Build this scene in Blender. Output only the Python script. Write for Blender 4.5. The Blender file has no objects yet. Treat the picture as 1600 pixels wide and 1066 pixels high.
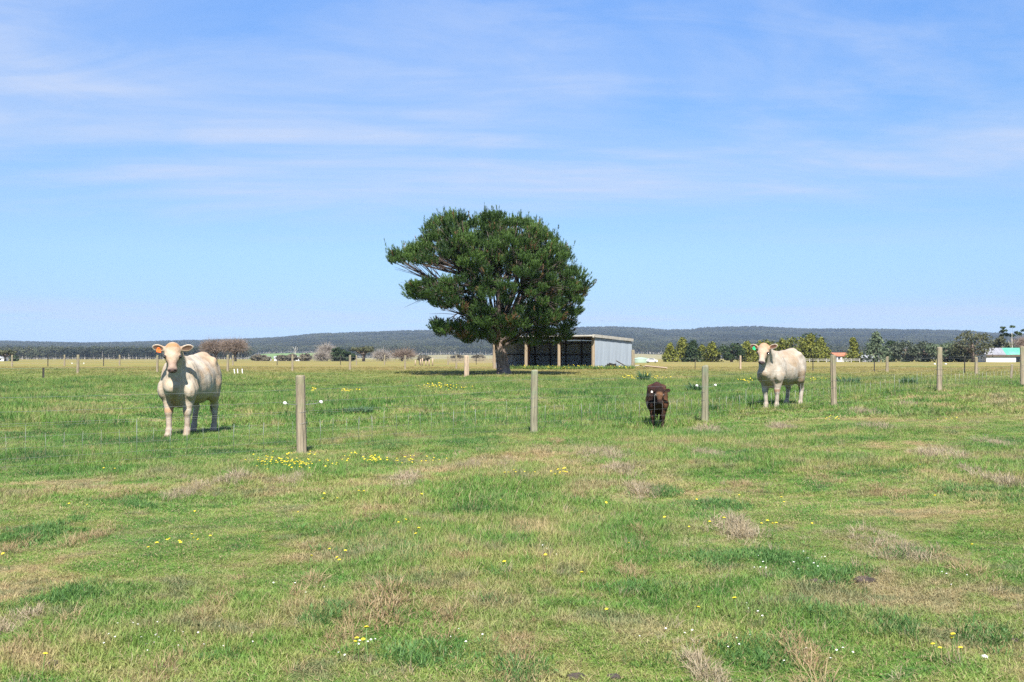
import bpy, math, random
import numpy as np
from mathutils import Vector, Matrix

R = math.radians
rnd = random.Random(7)
rng = np.random.default_rng(7)
scene = bpy.context.scene
COL = scene.collection

# ------------------------------------------------------------------ camera
FPX = 1556.0                                   # focal length in pixels of the 1600 px wide photograph
CAMZ = 1.41
cam_d = bpy.data.cameras.new('camera')
cam_d.sensor_width = 36.0
cam_d.lens = 36.0 * FPX / 1600.0
cam_d.clip_start = 0.05
cam_d.clip_end = 30000.0
cam = bpy.data.objects.new('camera', cam_d)
COL.objects.link(cam)
PITCH = math.atan(27.0 / FPX)
cam.location = (0, 0, CAMZ)
cam.rotation_euler = (R(90) + PITCH, 0, 0)
scene.camera = cam

# ------------------------------------------------------------------ sky and sun
SUN_EL, SUN_AZ = R(49), R(-3)                  # azimuth: how far left of straight behind the camera
to_sun = Vector((-math.sin(SUN_AZ) * math.cos(SUN_EL), -math.cos(SUN_AZ) * math.cos(SUN_EL), math.sin(SUN_EL)))
world = bpy.data.worlds.new('World')
scene.world = world
world.use_nodes = True
wn, wl = world.node_tree.nodes, world.node_tree.links
wn.clear()
sky = wn.new('ShaderNodeTexSky')
sky.sky_type = 'NISHITA'
sky.sun_disc = False
sky.sun_elevation = SUN_EL
sky.sun_rotation = math.atan2(to_sun.x, to_sun.y)
sky.altitude = 60
sky.air_density = 1.0
sky.dust_density = 0.25
sky.ozone_density = 2.2


def wmath(op, a, b=None, c=None, clamp=False):
    n = wn.new('ShaderNodeMath'); n.operation = op; n.use_clamp = clamp
    for i, v in enumerate((a, b, c)):
        if v is None: continue
        if isinstance(v, (int, float)): n.inputs[i].default_value = v
        else: wl.new(v, n.inputs[i])
    return n.outputs[0]


def wsmooth(v, lo, hi):
    n = wn.new('ShaderNodeMapRange'); n.interpolation_type = 'SMOOTHSTEP'
    wl.new(v, n.inputs[0]); n.inputs[1].default_value = lo; n.inputs[2].default_value = hi
    return n.outputs[0]


def wnoise(vec, scale, detail=6, rough=0.55, dist=0.0):
    n = wn.new('ShaderNodeTexNoise'); n.inputs['Scale'].default_value = scale
    n.inputs['Detail'].default_value = detail; n.inputs['Roughness'].default_value = rough
    n.inputs['Distortion'].default_value = dist
    wl.new(vec, n.inputs['Vector']); return n.outputs[0]


wtc = wn.new('ShaderNodeTexCoord')
wsep = wn.new('ShaderNodeSeparateXYZ'); wl.new(wtc.outputs['Generated'], wsep.inputs[0])
zc = wmath('MAXIMUM', wsep.outputs[2], 0.0)
den = wmath('ADD', zc, 0.10)
cx = wmath('DIVIDE', wsep.outputs[0], den)
cy = wmath('DIVIDE', wsep.outputs[1], den)
wcomb = wn.new('ShaderNodeCombineXYZ')
wl.new(wmath('MULTIPLY', cx, 0.50), wcomb.inputs[0]); wl.new(cy, wcomb.inputs[1])
wrot = wn.new('ShaderNodeVectorRotate'); wrot.rotation_type = 'Z_AXIS'; wrot.inputs['Angle'].default_value = R(-9)
wl.new(wcomb.outputs[0], wrot.inputs['Vector'])
veil = wnoise(wrot.outputs[0], 0.75, 8, 0.60, 0.8)         # broad veils of cirrus
streak = wnoise(wrot.outputs[0], 2.6, 8, 0.62, 0.9)        # fine streaks inside them
wcomb2 = wn.new('ShaderNodeCombineXYZ')
wl.new(wmath('MULTIPLY', cx, 0.10), wcomb2.inputs[0]); wl.new(wmath('MULTIPLY', cy, 1.0), wcomb2.inputs[1])
band = wnoise(wcomb2.outputs[0], 0.85, 6, 0.55, 0.6)
m1 = wsmooth(veil, 0.30, 0.74)
m2 = wsmooth(streak, 0.34, 0.70)
m3 = wsmooth(band, 0.38, 0.66)
cl = wmath('ADD', wmath('MULTIPLY', m1, wmath('ADD', wmath('MULTIPLY', m2, 0.6), 0.4)), wmath('MULTIPLY', wmath('MULTIPLY', m3, wmath('ADD', wmath('MULTIPLY', m2, 0.5), 0.35)), 0.75))
cl = wmath('MULTIPLY', cl, wsmooth(zc, 0.085, 0.17))
# a thin low bank just over the hills
lowv = wn.new('ShaderNodeCombineXYZ')
wl.new(wmath('MULTIPLY', wmath('ARCTAN2', wsep.outputs[0], wsep.outputs[1]), 3.0), lowv.inputs[0])
wl.new(wmath('MULTIPLY', zc, 55.0), lowv.inputs[1])
low = wmath('MULTIPLY', wsmooth(wnoise(lowv.outputs[0], 1.3, 6, 0.55, 0.3), 0.36, 0.62),
            wmath('MULTIPLY', wsmooth(zc, 0.02, 0.034), wmath('SUBTRACT', 1.0, wsmooth(zc, 0.042, 0.062))))
haze_veil = wmath('MULTIPLY', wsmooth(zc, 0.12, 0.19), wmath('SUBTRACT', 1.0, wmath('MULTIPLY', wsmooth(zc, 0.24, 0.36), 0.75)))
clf = wmath('MULTIPLY', wmath('ADD', wmath('ADD', wmath('MULTIPLY', haze_veil, wmath('MULTIPLY', m1, 0.56)), wmath('MULTIPLY', cl, 0.60)), wmath('MULTIPLY', low, 0.6)), 1.0, clamp=True)
CLOUD = (2.85, 3.4, 4.55, 1)
ramp = wn.new('ShaderNodeValToRGB'); wl.new(zc, ramp.inputs[0])
cr = ramp.color_ramp
for i, (p, c) in enumerate(((0.0, (.29, .42, .74)), (.05, (.34, .43, .63)), (.103, (.45, .54, .66)), (.196, (.45, .62, .77)), (.339, (.30, .66, 1.02)), (1.0, (.28, .60, .95)))):
    e = cr.elements[i] if i < 2 else cr.elements.new(p)
    e.position = p; e.color = (*c, 1)
tint = wn.new('ShaderNodeMix'); tint.data_type = 'RGBA'; tint.blend_type = 'MULTIPLY'; tint.inputs[0].default_value = 1
wl.new(sky.outputs[0], tint.inputs[6]); wl.new(ramp.outputs[0], tint.inputs[7])
cmix = wn.new('ShaderNodeMix'); cmix.data_type = 'RGBA'
wl.new(clf, cmix.inputs[0]); wl.new(tint.outputs[2], cmix.inputs[6]); cmix.inputs[7].default_value = CLOUD
bg = wn.new('ShaderNodeBackground'); bg.inputs['Strength'].default_value = 0.095
wout = wn.new('ShaderNodeOutputWorld')
wl.new(cmix.outputs[2], bg.inputs['Color']); wl.new(bg.outputs[0], wout.inputs['Surface'])

sun_d = bpy.data.lights.new('sun', 'SUN')
sun_d.energy = 5.0
sun_d.angle = R(0.53)
sun_d.color = (1.0, 0.955, 0.88)
sun = bpy.data.objects.new('sun', sun_d)
COL.objects.link(sun)
sun.rotation_euler = to_sun.to_track_quat('Z', 'Y').to_euler()
sun.location = (-20, -30, 60)

scene.view_settings.view_transform = 'Standard'
scene.view_settings.look = 'None'
scene.view_settings.gamma = 1
scene.view_settings.use_curve_mapping = False
scene.view_settings.exposure = 1.15
scene.cycles.use_denoising = False
scene.cycles.max_bounces = 6
scene.cycles.diffuse_bounces = 3
scene.cycles.transparent_max_bounces = 8
scene.cycles.volume_bounces = 0
scene.cycles.caustics_reflective = False
scene.cycles.caustics_refractive = False


# ------------------------------------------------------------------ noise and ground shape
def _hash(ix, iy, seed):
    h = (ix.astype(np.int64) * 374761393 + iy.astype(np.int64) * 668265263 + seed * 1442695041) & 0x7fffffff
    h = ((h ^ (h >> 13)) * 1274126177) & 0x7fffffff
    h = h ^ (h >> 16)
    return (h & 0xffff) / 65535.0


def vnoise(x, y, seed=0):
    x = np.asarray(x, float); y = np.asarray(y, float)
    ix, iy = np.floor(x), np.floor(y)
    fx, fy = x - ix, y - iy
    fx = fx * fx * (3 - 2 * fx); fy = fy * fy * (3 - 2 * fy)
    a, b = _hash(ix, iy, seed), _hash(ix + 1, iy, seed)
    c, d = _hash(ix, iy + 1, seed), _hash(ix + 1, iy + 1, seed)
    return (a + (b - a) * fx) * (1 - fy) + (c + (d - c) * fx) * fy


def fbm(x, y, seed=0, octv=4):
    s, a, t = 0, 0.5, 0
    for k in range(octv):
        s = s + a * vnoise(np.asarray(x) * 2 ** k, np.asarray(y) * 2 ** k, seed + k * 17); t += a; a *= 0.5
    return s / t


_CP = [(472, 15.05, 0), (834, 17.98, .058), (1101, 21, .087), (1303, 24.05, .22), (1467, 27.27, .446), (1598, 30.54, .527),
       (290, 17.9, .045), (330, 19, .05), (1220, 24.6, .21), (1240, 26, .24), (1027, 20.9, -.085), (1027, 20.3, -.05), (787, 62, .33), (930, 81, .525), (770, 86, .5), (850, 75, .45),
       (122, 62, .45), (356, 70, .465), (547, 80, .47), (729, 57, .31), (1157, 82, .5), (1386, 62, .5), (1525, 57, .5), (0, 12, 0), (100, 5, 0),
       (800, 4.5, 0), (1500, 5, 0), (1500, 12, .1), (800, 10, 0), (300, 10, 0), (1200, 10, .02), (500, 35, .12), (900, 35, .17), (1250, 38, .38), (50, 35, .2),
       (800, 1.0, 0), (-900, 3, 0), (2500, 3, 0), (-900, 20, .05), (2300, 20, .4), (2400, 40, .6)]
_CP += [(p, 130, .55) for p in (-900, 0, 500, 1100, 1600, 2400)]
_CU = np.array([(p[0] - 800) / FPX for p in _CP]); _CL = np.array([math.log(p[1]) for p in _CP]); _CZ = np.array([p[2] for p in _CP])


def ground_z(x, y, bumps=True):
    x = np.atleast_1d(np.asarray(x, float)); y = np.atleast_1d(np.asarray(y, float))
    yy = np.maximum(y, 0.8)
    u = np.clip(x / yy, -2.2, 2.2); L = np.log(yy)
    num = np.zeros_like(x); dn = np.zeros_like(x)
    for a, b, z in zip(_CU, _CL, _CZ):
        w = 1.0 / (((u - a) * 1.6) ** 2 + (L - b) ** 2 + 0.0012) ** 1.6
        num += w * z; dn += w
    z = num / dn
    t = np.clip((yy - 140) / 200, 0, 1); t = t * t * (3 - 2 * t)
    z = z * (1 - t) + 0.5 * t
    if bumps:
        r = np.hypot(x, y)
        f = 1 / (1 + (r / 150) ** 2)
        z = z + ((fbm(x * 0.7, y * 0.7, 3, 3) - 0.5) * 0.085 + (vnoise(x * 0.17, y * 0.17, 9) - 0.5) * 0.12) * f
    return z


def gz(x, y):
    return float(ground_z(x, y)[0])


def at(px, D, lift=0.0):
    """point on the ground D metres ahead in the direction of photo column px"""
    x = (px - 800) / FPX * D
    return Vector((x, D, gz(x, D) + lift))


def hit(px, py, dmin=3.0, dmax=900.0):
    """where the sight line through photo pixel px, py meets the ground"""
    u, v = (px - 800) / FPX, (533 - py) / FPX
    d = (u, math.cos(PITCH) - v * math.sin(PITCH), math.sin(PITCH) + v * math.cos(PITCH))
    t = np.exp(np.linspace(math.log(dmin), math.log(dmax), 900))
    h = CAMZ + d[2] * t - ground_z(d[0] * t, d[1] * t)
    k = np.argmax(h < 0)
    return Vector((d[0] * t[k], d[1] * t[k], gz(d[0] * t[k], d[1] * t[k])))


# ------------------------------------------------------------------ mesh helpers
class Geo:
    def __init__(s): s.v = []; s.f = []; s.c = []; s.n = 0; s.m = []

    def add(s, V, F, c=None, mi=0):
        V = np.asarray(V, float).reshape(-1, 3)
        s.v.append(V)
        for f in F:
            s.f.append(tuple(int(i) + s.n for i in f)); s.m.append(mi)
        if c is None: c = (0.5, 0.5, 0.5)
        c = np.asarray(c, float)
        if c.ndim == 1: c = np.tile(c[:3], (len(V), 1))
        s.c.append(c); s.n += len(V)
        return s

    def box(s, cx, cy, cz, sx, sy, sz, M=None, c=None, mi=0):
        V = np.array([(x, y, z) for x in (-.5, .5) for y in (-.5, .5) for z in (-.5, .5)]) * (sx, sy, sz) + (cx, cy, cz)
        if M is not None: V = V @ np.array(M.to_3x3()).T + np.array(M.translation)
        return s.add(V, [(0, 1, 3, 2), (4, 6, 7, 5), (0, 4, 5, 1), (2, 3, 7, 6), (0, 2, 6, 4), (1, 5, 7, 3)], c, mi)

    def tube(s, pts, rad, sides=6, c=None, cap=True, mi=0):
        P = np.asarray(pts, float); n = len(P)
        rad = np.full(n, rad, float) if np.isscalar(rad) else np.asarray(rad, float)
        T = np.gradient(P, axis=0); T /= np.linalg.norm(T, axis=1)[:, None] + 1e-9
        up = np.array((0, 0, 1.)) if abs(T[0][2]) < 0.9 else np.array((1., 0, 0))
        V = []
        for i in range(n):
            a = np.cross(T[i], up); a /= np.linalg.norm(a) + 1e-9
            b = np.cross(a, T[i]); up = b
            th = np.arange(sides) * 2 * math.pi / sides
            V.append(P[i] + rad[i] * (np.cos(th)[:, None] * a + np.sin(th)[:, None] * b))
        F = []
        for i in range(n - 1):
            for k in range(sides):
                a, b = i * sides + k, i * sides + (k + 1) % sides
                F.append((a, b, b + sides, a + sides))
        if cap:
            F.append(tuple(range(sides))[::-1]); F.append(tuple((n - 1) * sides + k for k in range(sides)))
        return s.add(np.vstack(V), F, c, mi)

    def tris(s, V, c):
        """V: (n,3,3) loose triangles, c: (n,3)"""
        n = len(V); s.v.append(V.reshape(-1, 3))
        s.f.extend([(s.n + 3 * i, s.n + 3 * i + 1, s.n + 3 * i + 2) for i in range(n)]); s.m.extend([0] * n)
        s.c.append(np.repeat(c, 3, axis=0)); s.n += 3 * n
        return s

    def mesh(s, name, mats, smooth=False):
        me = bpy.data.meshes.new(name)
        V = np.vstack(s.v) if s.v else np.zeros((0, 3))
        me.vertices.add(len(V)); me.vertices.foreach_set('co', V.astype(np.float32).ravel())
        lens = np.array([len(f) for f in s.f]); idx = np.concatenate([np.array(f) for f in s.f]) if s.f else np.array([], int)
        me.loops.add(len(idx)); me.loops.foreach_set('vertex_index', idx.astype(np.int32))
        me.polygons.add(len(lens))
        st = np.concatenate([[0], np.cumsum(lens)[:-1]])
        me.polygons.foreach_set('loop_start', st.astype(np.int32))
        me.polygons.foreach_set('material_index', np.array(s.m, np.int32))
        me.polygons.foreach_set('use_smooth', np.full(len(lens), smooth))
        for m in (mats if isinstance(mats, (list, tuple)) else [mats]): me.materials.append(m)
        at_ = me.color_attributes.new('tint', 'FLOAT_COLOR', 'POINT')
        C = np.vstack(s.c); C = np.hstack([C, np.ones((len(C), 1))])
        at_.data.foreach_set('color', C.astype(np.float32).ravel())
        me.update(calc_edges=True)
        return me


def link(name, me, parent=None, loc=None, rz=0.0):
    o = bpy.data.objects.new(name, me)
    COL.objects.link(o)
    if parent is not None: o.parent = parent
    if loc is not None: o.location = loc
    if rz: o.rotation_euler = (0, 0, rz)
    return o


def tag(o, label=None, cat=None, group=None, kind=None):
    if label: o['label'] = label
    if cat: o['category'] = cat
    if group: o['group'] = group
    if kind: o['kind'] = kind
    return o


def empty(name, loc, rz=0.0):
    o = link(name, None, None, loc, rz); o.empty_display_size = 0.2
    return o


def copy_tree(o, parent=None):
    c = o.copy(); COL.objects.link(c); c.parent = parent
    for ch in list(o.children): copy_tree(ch, c)
    return c


# ------------------------------------------------------------------ materials
class NT:
    def __init__(s, name):
        s.mat = bpy.data.materials.new(name); s.mat.use_nodes = True
        s.n, s.l = s.mat.node_tree.nodes, s.mat.node_tree.links
        s.n.clear()
        s.out = s.n.new('ShaderNodeOutputMaterial')

    def new(s, t, **kw):
        n = s.n.new(t)
        for k, v in kw.items(): setattr(n, k, v)
        return n

    def setin(s, sock, v):
        if isinstance(v, bpy.types.NodeSocket): s.l.new(v, sock)
        elif isinstance(v, (tuple, list)) and len(v) == 3 and sock.type == 'RGBA': sock.default_value = (*v, 1)
        else: sock.default_value = v

    def math(s, op, a, b=None, clamp=False):
        n = s.new('ShaderNodeMath', operation=op, use_clamp=clamp)
        s.setin(n.inputs[0], a)
        if b is not None: s.setin(n.inputs[1], b)
        return n.outputs[0]

    def noise(s, vec, scale, detail=4, rough=0.55, dist=0.0):
        n = s.new('ShaderNodeTexNoise'); s.setin(n.inputs['Scale'], scale); s.setin(n.inputs['Detail'], detail)
        s.setin(n.inputs['Roughness'], rough); s.setin(n.inputs['Distortion'], dist)
        if vec is not None: s.l.new(vec, n.inputs['Vector'])
        return n.outputs[0]

    def step(s, v, lo, hi):
        n = s.new('ShaderNodeMapRange', interpolation_type='SMOOTHSTEP')
        s.setin(n.inputs[0], v); s.setin(n.inputs[1], lo); s.setin(n.inputs[2], hi)
        return n.outputs[0]

    def mix(s, f, a, b, mode='MIX'):
        n = s.new('ShaderNodeMix', data_type='RGBA', blend_type=mode)
        s.setin(n.inputs[0], f); s.setin(n.inputs[6], a); s.setin(n.inputs[7], b)
        return n.outputs[2]

    def scale(s, vec, xyz):
        n = s.new('ShaderNodeVectorMath', operation='MULTIPLY'); s.l.new(vec, n.inputs[0]); n.inputs[1].default_value = xyz
        return n.outputs[0]

    def obj(s): return s.new('ShaderNodeTexCoord').outputs['Object']

    def pos(s): return s.new('ShaderNodeNewGeometry').outputs['Position']

    def attr(s, name='tint', typ='GEOMETRY', out='Color'): return s.new('ShaderNodeAttribute', attribute_name=name, attribute_type=typ).outputs[out]

    def bump(s, h, strength=0.5, dist=0.02):
        n = s.new('ShaderNodeBump'); s.l.new(h, n.inputs['Height']); n.inputs['Strength'].default_value = strength
        n.inputs['Distance'].default_value = dist
        return n.outputs[0]

    def bsdf(s, col, rough=0.7, metal=0.0, normal=None, spec=0.4, transl=None):
        b = s.new('ShaderNodeBsdfPrincipled'); s.setin(b.inputs['Base Color'], col)
        s.setin(b.inputs['Roughness'], rough); s.setin(b.inputs['Metallic'], metal)
        s.setin(b.inputs['Specular IOR Level'], spec)
        if normal is not None: s.l.new(normal, b.inputs['Normal'])
        o = b.outputs[0]
        if transl:
            t = s.new('ShaderNodeBsdfTranslucent'); s.setin(t.inputs[0], col)
            m = s.new('ShaderNodeMixShader'); m.inputs[0].default_value = transl
            s.l.new(o, m.inputs[1]); s.l.new(t.outputs[0], m.inputs[2]); o = m.outputs[0]
        s.l.new(o, s.out.inputs[0])
        return s.mat


def simple_mat(name, col, rough=0.7, var=0.25, scale=6.0, metal=0.0, bump=0.3, bd=0.01, stretch=(1, 1, 1), col2=None, spec=0.35):
    t = NT(name); v = t.scale(t.obj(), stretch)
    n1 = t.noise(v, scale, 6, 0.6); n2 = t.noise(v, scale * 0.23, 3, 0.5)
    c2 = col2 or tuple(c * (1 - var * 1.6) for c in col)
    f = t.math('MULTIPLY_ADD' if False else 'ADD', t.math('MULTIPLY', t.step(n1, .3, .7), 0.6), t.math('MULTIPLY', t.step(n2, .3, .7), 0.4))
    c = t.mix(f, col, c2)
    return t.bsdf(c, rough, metal, t.bump(n1, bump, bd), spec)


def leaf_mat(name, c_dark, c_light, c_odd=None, transl=0.25, rough=0.6):
    """tint.r: light/dark leaf kind, tint.g: share of dead or odd leaves"""
    t = NT(name)
    sp = t.new('ShaderNodeSeparateColor'); t.l.new(t.attr(), sp.inputs[0])
    f = sp.outputs[0]
    n = t.noise(t.obj(), 0.55, 3)
    f = t.math('ADD', t.math('MULTIPLY', f, 0.7), t.math('MULTIPLY', t.step(n, .35, .65), 0.3))
    c = t.mix(f, c_dark, c_light)
    if c_odd: c = t.mix(t.step(sp.outputs[1], 0.9, 0.93), c, c_odd)
    return t.bsdf(c, rough, 0, None, 0.25, transl)


def pasture(t):
    """colour of the pasture at a place: growth, dry patches, the hayed-off paddocks beyond the back fence"""
    p = t.pos()
    sp = t.new('ShaderNodeSeparateXYZ'); t.l.new(p, sp.inputs[0])
    flat = t.scale(p, (1, 1, 0))
    big = t.noise(flat, 0.11, 3, 0.55, 0.3)
    med = t.noise(flat, 0.55, 5, 0.62, 0.5)
    med2 = t.noise(t.scale(flat, (1, 1.25, 0)), 1.7, 4, 0.6, 0.4)
    fine = t.noise(flat, 9.0, 4, 0.7)
    # camera side of the near fence is drier
    s = t.math('SUBTRACT', t.math('ADD', sp.outputs[0], 3.17 + 1.216 * 15.05), t.math('MULTIPLY', sp.outputs[1], 1.216))
    near = t.step(s, -2.0, 3.0)
    dry = t.math('ADD', t.math('MULTIPLY', t.math('SUBTRACT', med, 0.5), 2.1), t.math('MULTIPLY', t.math('SUBTRACT', med2, 0.5), 1.8))
    dry = t.math('ADD', dry, t.math('MULTIPLY', t.math('SUBTRACT', big, 0.5), 0.8))
    dry = t.math('ADD', dry, t.math('MULTIPLY', near, 0.20))
    dry = t.math('ADD', dry, t.math('MULTIPLY', t.math('SUBTRACT', fine, 0.5), 0.5))
    c = t.mix(t.step(dry, -0.48, 0.0), (0.045, 0.118, 0.032), (0.116, 0.230, 0.040))
    c = t.mix(t.step(dry, -0.10, 0.25), c, (0.205, 0.270, 0.064))
    c = t.mix(t.math('MULTIPLY', t.step(dry, 0.15, 0.60), 0.9), c, (0.40, 0.295, 0.16))
    c = t.mix(t.math('MULTIPLY', t.step(med2, 0.54, 0.66), 0.6), c, (0.062, 0.140, 0.050))
    # yellow paddock further off
    far = t.step(t.math('ADD', t.math('ADD', sp.outputs[1], t.math('MULTIPLY', sp.outputs[0], 0.25)), t.math('MULTIPLY', t.math('SUBTRACT', big, 0.5), 60)), 28, 90)
    yn = t.noise(t.scale(flat, (0.35, 1, 0)), 0.16, 4, 0.6)
    yel = t.mix(t.step(yn, .3, .7), (0.24, 0.22, 0.065), (0.33, 0.235, 0.095))
    yel = t.mix(t.step(t.noise(flat, 0.03, 3), .52, .68), yel, (0.19, 0.21, 0.06))
    c = t.mix(t.math('MULTIPLY', far, 0.9), c, yel)
    return c, fine, flat


def ground_mat():
    t = NT('pasture_ground'); c, fine, flat = pasture(t)
    n = t.noise(flat, 26.0, 5, 0.75)
    c = t.mix(t.step(n, 0.35, 0.65), t.mix(1.0, c, (0.62, 0.60, 0.55), 'MULTIPLY'), c)
    return t.bsdf(c, 0.95, 0, t.bump(t.noise(flat, 12.0, 6, 0.75), 0.8, 0.05), 0.1)


def blade_mat(name='grass_blade', dry=None):
    t = NT(name); c, fine, flat = pasture(t)
    sp = t.new('ShaderNodeSeparateColor'); t.l.new(t.attr(), sp.inputs[0])
    ins = t.attr('vary', 'INSTANCER', 'Fac')
    if dry:
        c = t.mix(t.step(sp.outputs[0], 0.1, 0.9), dry[0], dry[1])
        c = t.mix(t.math('MULTIPLY', ins, 0.5), c, dry[2])
    else:
        c = t.mix(t.math('MULTIPLY', sp.outputs[0], 0.55), c, t.mix(1.0, c, (1.55, 1.4, 1.5), 'MULTIPLY'))
        c = t.mix(t.step(sp.outputs[1], 0.80, 0.86), c, (0.36, 0.29, 0.15))
        c = t.mix(t.math('MULTIPLY', t.step(ins, 0.0, 1.0), 0.45), c, t.mix(1.0, c, (0.55, 0.80, 0.75), 'MULTIPLY'))
    return t.bsdf(c, 0.55, 0, None, 0.3, 0.35)


M = {}
M['ground'] = ground_mat()
M['blade'] = blade_mat()
M['straw'] = blade_mat('dry_straw', ((0.34, 0.26, 0.165), (0.54, 0.45, 0.325), (0.27, 0.24, 0.13)))
M['lush'] = blade_mat('lush_green_blade', ((0.058, 0.150, 0.034), (0.135, 0.255, 0.058), (0.090, 0.175, 0.060)))
M['rust_straw'] = blade_mat('rusty_straw', ((0.31, 0.20, 0.105), (0.46, 0.34, 0.20), (0.20, 0.20, 0.07)))
def wood_mat(name, base, moss, dark):
    t = NT(name)
    o = t.obj(); n = t.noise(t.scale(o, (22, 22, 1.6)), 1.0, 6, 0.65, 0.6); n2 = t.noise(o, 3.2, 4)
    n3 = t.noise(t.scale(o, (60, 60, 2.5)), 1.0, 3, 0.6)
    c = t.mix(t.step(n, .34, .68), base, tuple(b * 0.62 for b in base))
    c = t.mix(t.math('MULTIPLY', t.step(n2, .5, .66), 0.6), c, moss)
    c = t.mix(t.math('MULTIPLY', t.step(n3, .56, .66), 0.85), c, dark)
    return t.bsdf(c, 0.9, 0, t.bump(n, 0.8, 0.02), 0.15)
M['post'] = wood_mat('weathered_post', (0.30, 0.25, 0.175), (0.19, 0.20, 0.11), (0.09, 0.07, 0.05))
M['post_green'] = wood_mat('weathered_green_post', (0.27, 0.25, 0.17), (0.16, 0.21, 0.13), (0.09, 0.07, 0.05))
M['post_pale'] = wood_mat('pale_post', (0.46, 0.35, 0.25), (0.38, 0.31, 0.22), (0.15, 0.10, 0.08))
M['pole'] = wood_mat('shed_pole', (0.33, 0.26, 0.175), (0.27, 0.19, 0.12), (0.22, 0.16, 0.10))
M['rusty_pole'] = simple_mat('rusty_steel', (0.20, 0.10, 0.06), 0.85, 0.4, 8)
M['wire'] = simple_mat('galvanised_wire', (0.30, 0.31, 0.30), 0.5, 0.2, 30, 0.5, 0.0)
M['white_plastic'] = simple_mat('white_plastic', (0.82, 0.80, 0.76), 0.35, 0.08, 12, 0, 0.0)
M['picket'] = simple_mat('steel_picket', (0.05, 0.045, 0.04), 0.7, 0.3, 20)

# ------------------------------------------------------------------ the ground sheet
def build_ground():
    af = np.linspace(R(-52), R(52), 360)
    ab = np.linspace(R(52), R(308), 70)[1:-1]
    ang = np.concatenate([af, ab]); na = len(ang)
    rad = np.exp(np.linspace(math.log(0.5), math.log(9000), 330)); nr = len(rad)
    A, Rr = np.meshgrid(ang, rad)
    X = np.sin(A) * Rr; Y = np.cos(A) * Rr
    Z = ground_z(X.ravel(), Y.ravel()).reshape(X.shape)
    V = np.stack([X, Y, Z], -1).reshape(-1, 3)
    V = np.vstack([[0, 0, float(Z[0].mean())], V])
    i = np.arange(nr - 1)[:, None]; k = np.arange(na)[None, :]
    a = i * na + k + 1; b = i * na + (k + 1) % na + 1
    F = np.stack([a, b, b + na, a + na], -1).reshape(-1, 4)
    F = F[:, ::-1]
    fan = [(0, int((k2 + 1) % na + 1), int(k2 + 1)) for k2 in range(na)]
    me = bpy.data.meshes.new('ground')
    g = Geo(); g.v = [V]; g.c = [np.full((len(V), 3), .5)]; g.n = len(V)
    g.f = [tuple(f) for f in F.tolist()] + [f[::-1] for f in fan]; g.m = [0] * len(g.f)
    o = link('ground', g.mesh('ground', M['ground'], True))
    tag(o, kind='structure')
    # make sure it faces up
    if o.data.polygons[5000].normal.z < 0: o.data.flip_normals()
build_ground()


# ------------------------------------------------------------------ hills
RX = [-900, -200, 0, 60, 130, 200, 300, 380, 440, 500, 560, 620, 680, 760, 840, 900, 960, 1010, 1040, 1080, 1100, 1180, 1260, 1340, 1420, 1500, 1550, 1600, 1800, 2500]
RY = [522, 530, 533, 534.5, 536, 535, 532, 530, 527, 521, 519.5, 517, 516, 515, 513, 512, 510.5, 513, 516, 515, 512, 510, 514, 514, 515, 516.5, 520.5, 522, 528, 520]


def hill_z(u, D):
    px = u * FPX + 800
    rise = 560 - np.interp(px, RX, RY) - 4.0
    t = np.clip((D - 1000) / 2600, 0, None)
    s = np.where(t < 1, t ** 1.12 * (1.0 + 0.15 * np.sin(t * math.pi)), 1 - (t - 1) * 1.2)
    x = u * D
    n = (fbm(x / 420, D / 420, 31, 3) - 0.5) * 14 * np.clip(t * 1.2, 0, 1) * np.clip(1.0 - t, 0.08, 1)
    s2 = rise * s + n * 0.55
    return 0.45 + np.maximum(s2, -2 + 0 * s2) * D / FPX * 1.0 - np.where(D < 1010, 0.3, 0)


def forest_edge(u):
    px = u * FPX + 800
    return np.interp(px, [-900, 385, 405, 515, 530, 620, 640, 745, 800, 980, 990, 1040, 1060, 2500],
                     [950, 950, 1800, 1800, 1150, 1150, 1470, 1470, 1400, 1400, 1500, 1500, 1050, 1000]) + 90 * (vnoise(px / 30, px * 0 + 3, 5) - 0.5)


def build_hills():
    us = np.linspace(-1.15, 1.15, 420); Ds = np.linspace(1000, 4200, 110)
    U, D = np.meshgrid(us, Ds)
    Z = hill_z(U, D); Z[0] = 0.2
    V = np.stack([U * D, D, Z], -1).reshape(-1, 3)
    n = len(us)
    i = np.arange(len(Ds) - 1)[:, None]; k = np.arange(n - 1)[None, :]
    a = i * n + k
    F = np.stack([a, a + 1, a + 1 + n, a + n], -1).reshape(-1, 4)
    # meadow at the foot of the hills
    px = U * FPX + 800
    green = ((px > 380) & (px < 530)).astype(float); tan = 1 - green
    inf = (D > forest_edge(U)).astype(float)
    C = np.stack([green, inf, green * 0], -1).reshape(-1, 3)
    g = Geo(); g.v = [V]; g.c = [C]; g.n = len(V); g.f = [tuple(f) for f in F.tolist()]; g.m = [0] * len(g.f)
    t = NT('hill_country')
    sp = t.new('ShaderNodeSeparateColor'); t.l.new(t.attr(), sp.inputs[0])
    n1 = t.noise(t.scale(t.pos(), (0.02, 0.02, 0)), 1.0, 5)
    c = t.mix(sp.outputs[0], (0.25, 0.21, 0.11), (0.13, 0.22, 0.06))
    c = t.mix(t.math('MULTIPLY', t.step(n1, .4, .6), 0.5), c, (0.20, 0.21, 0.10))
    c = t.mix(sp.outputs[1], c, (0.045, 0.05, 0.03))
    m = t.bsdf(c, 0.95, 0, None, 0.1)
    tag(link('hills', g.mesh('hills', m, True)), kind='structure')
build_hills()


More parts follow.
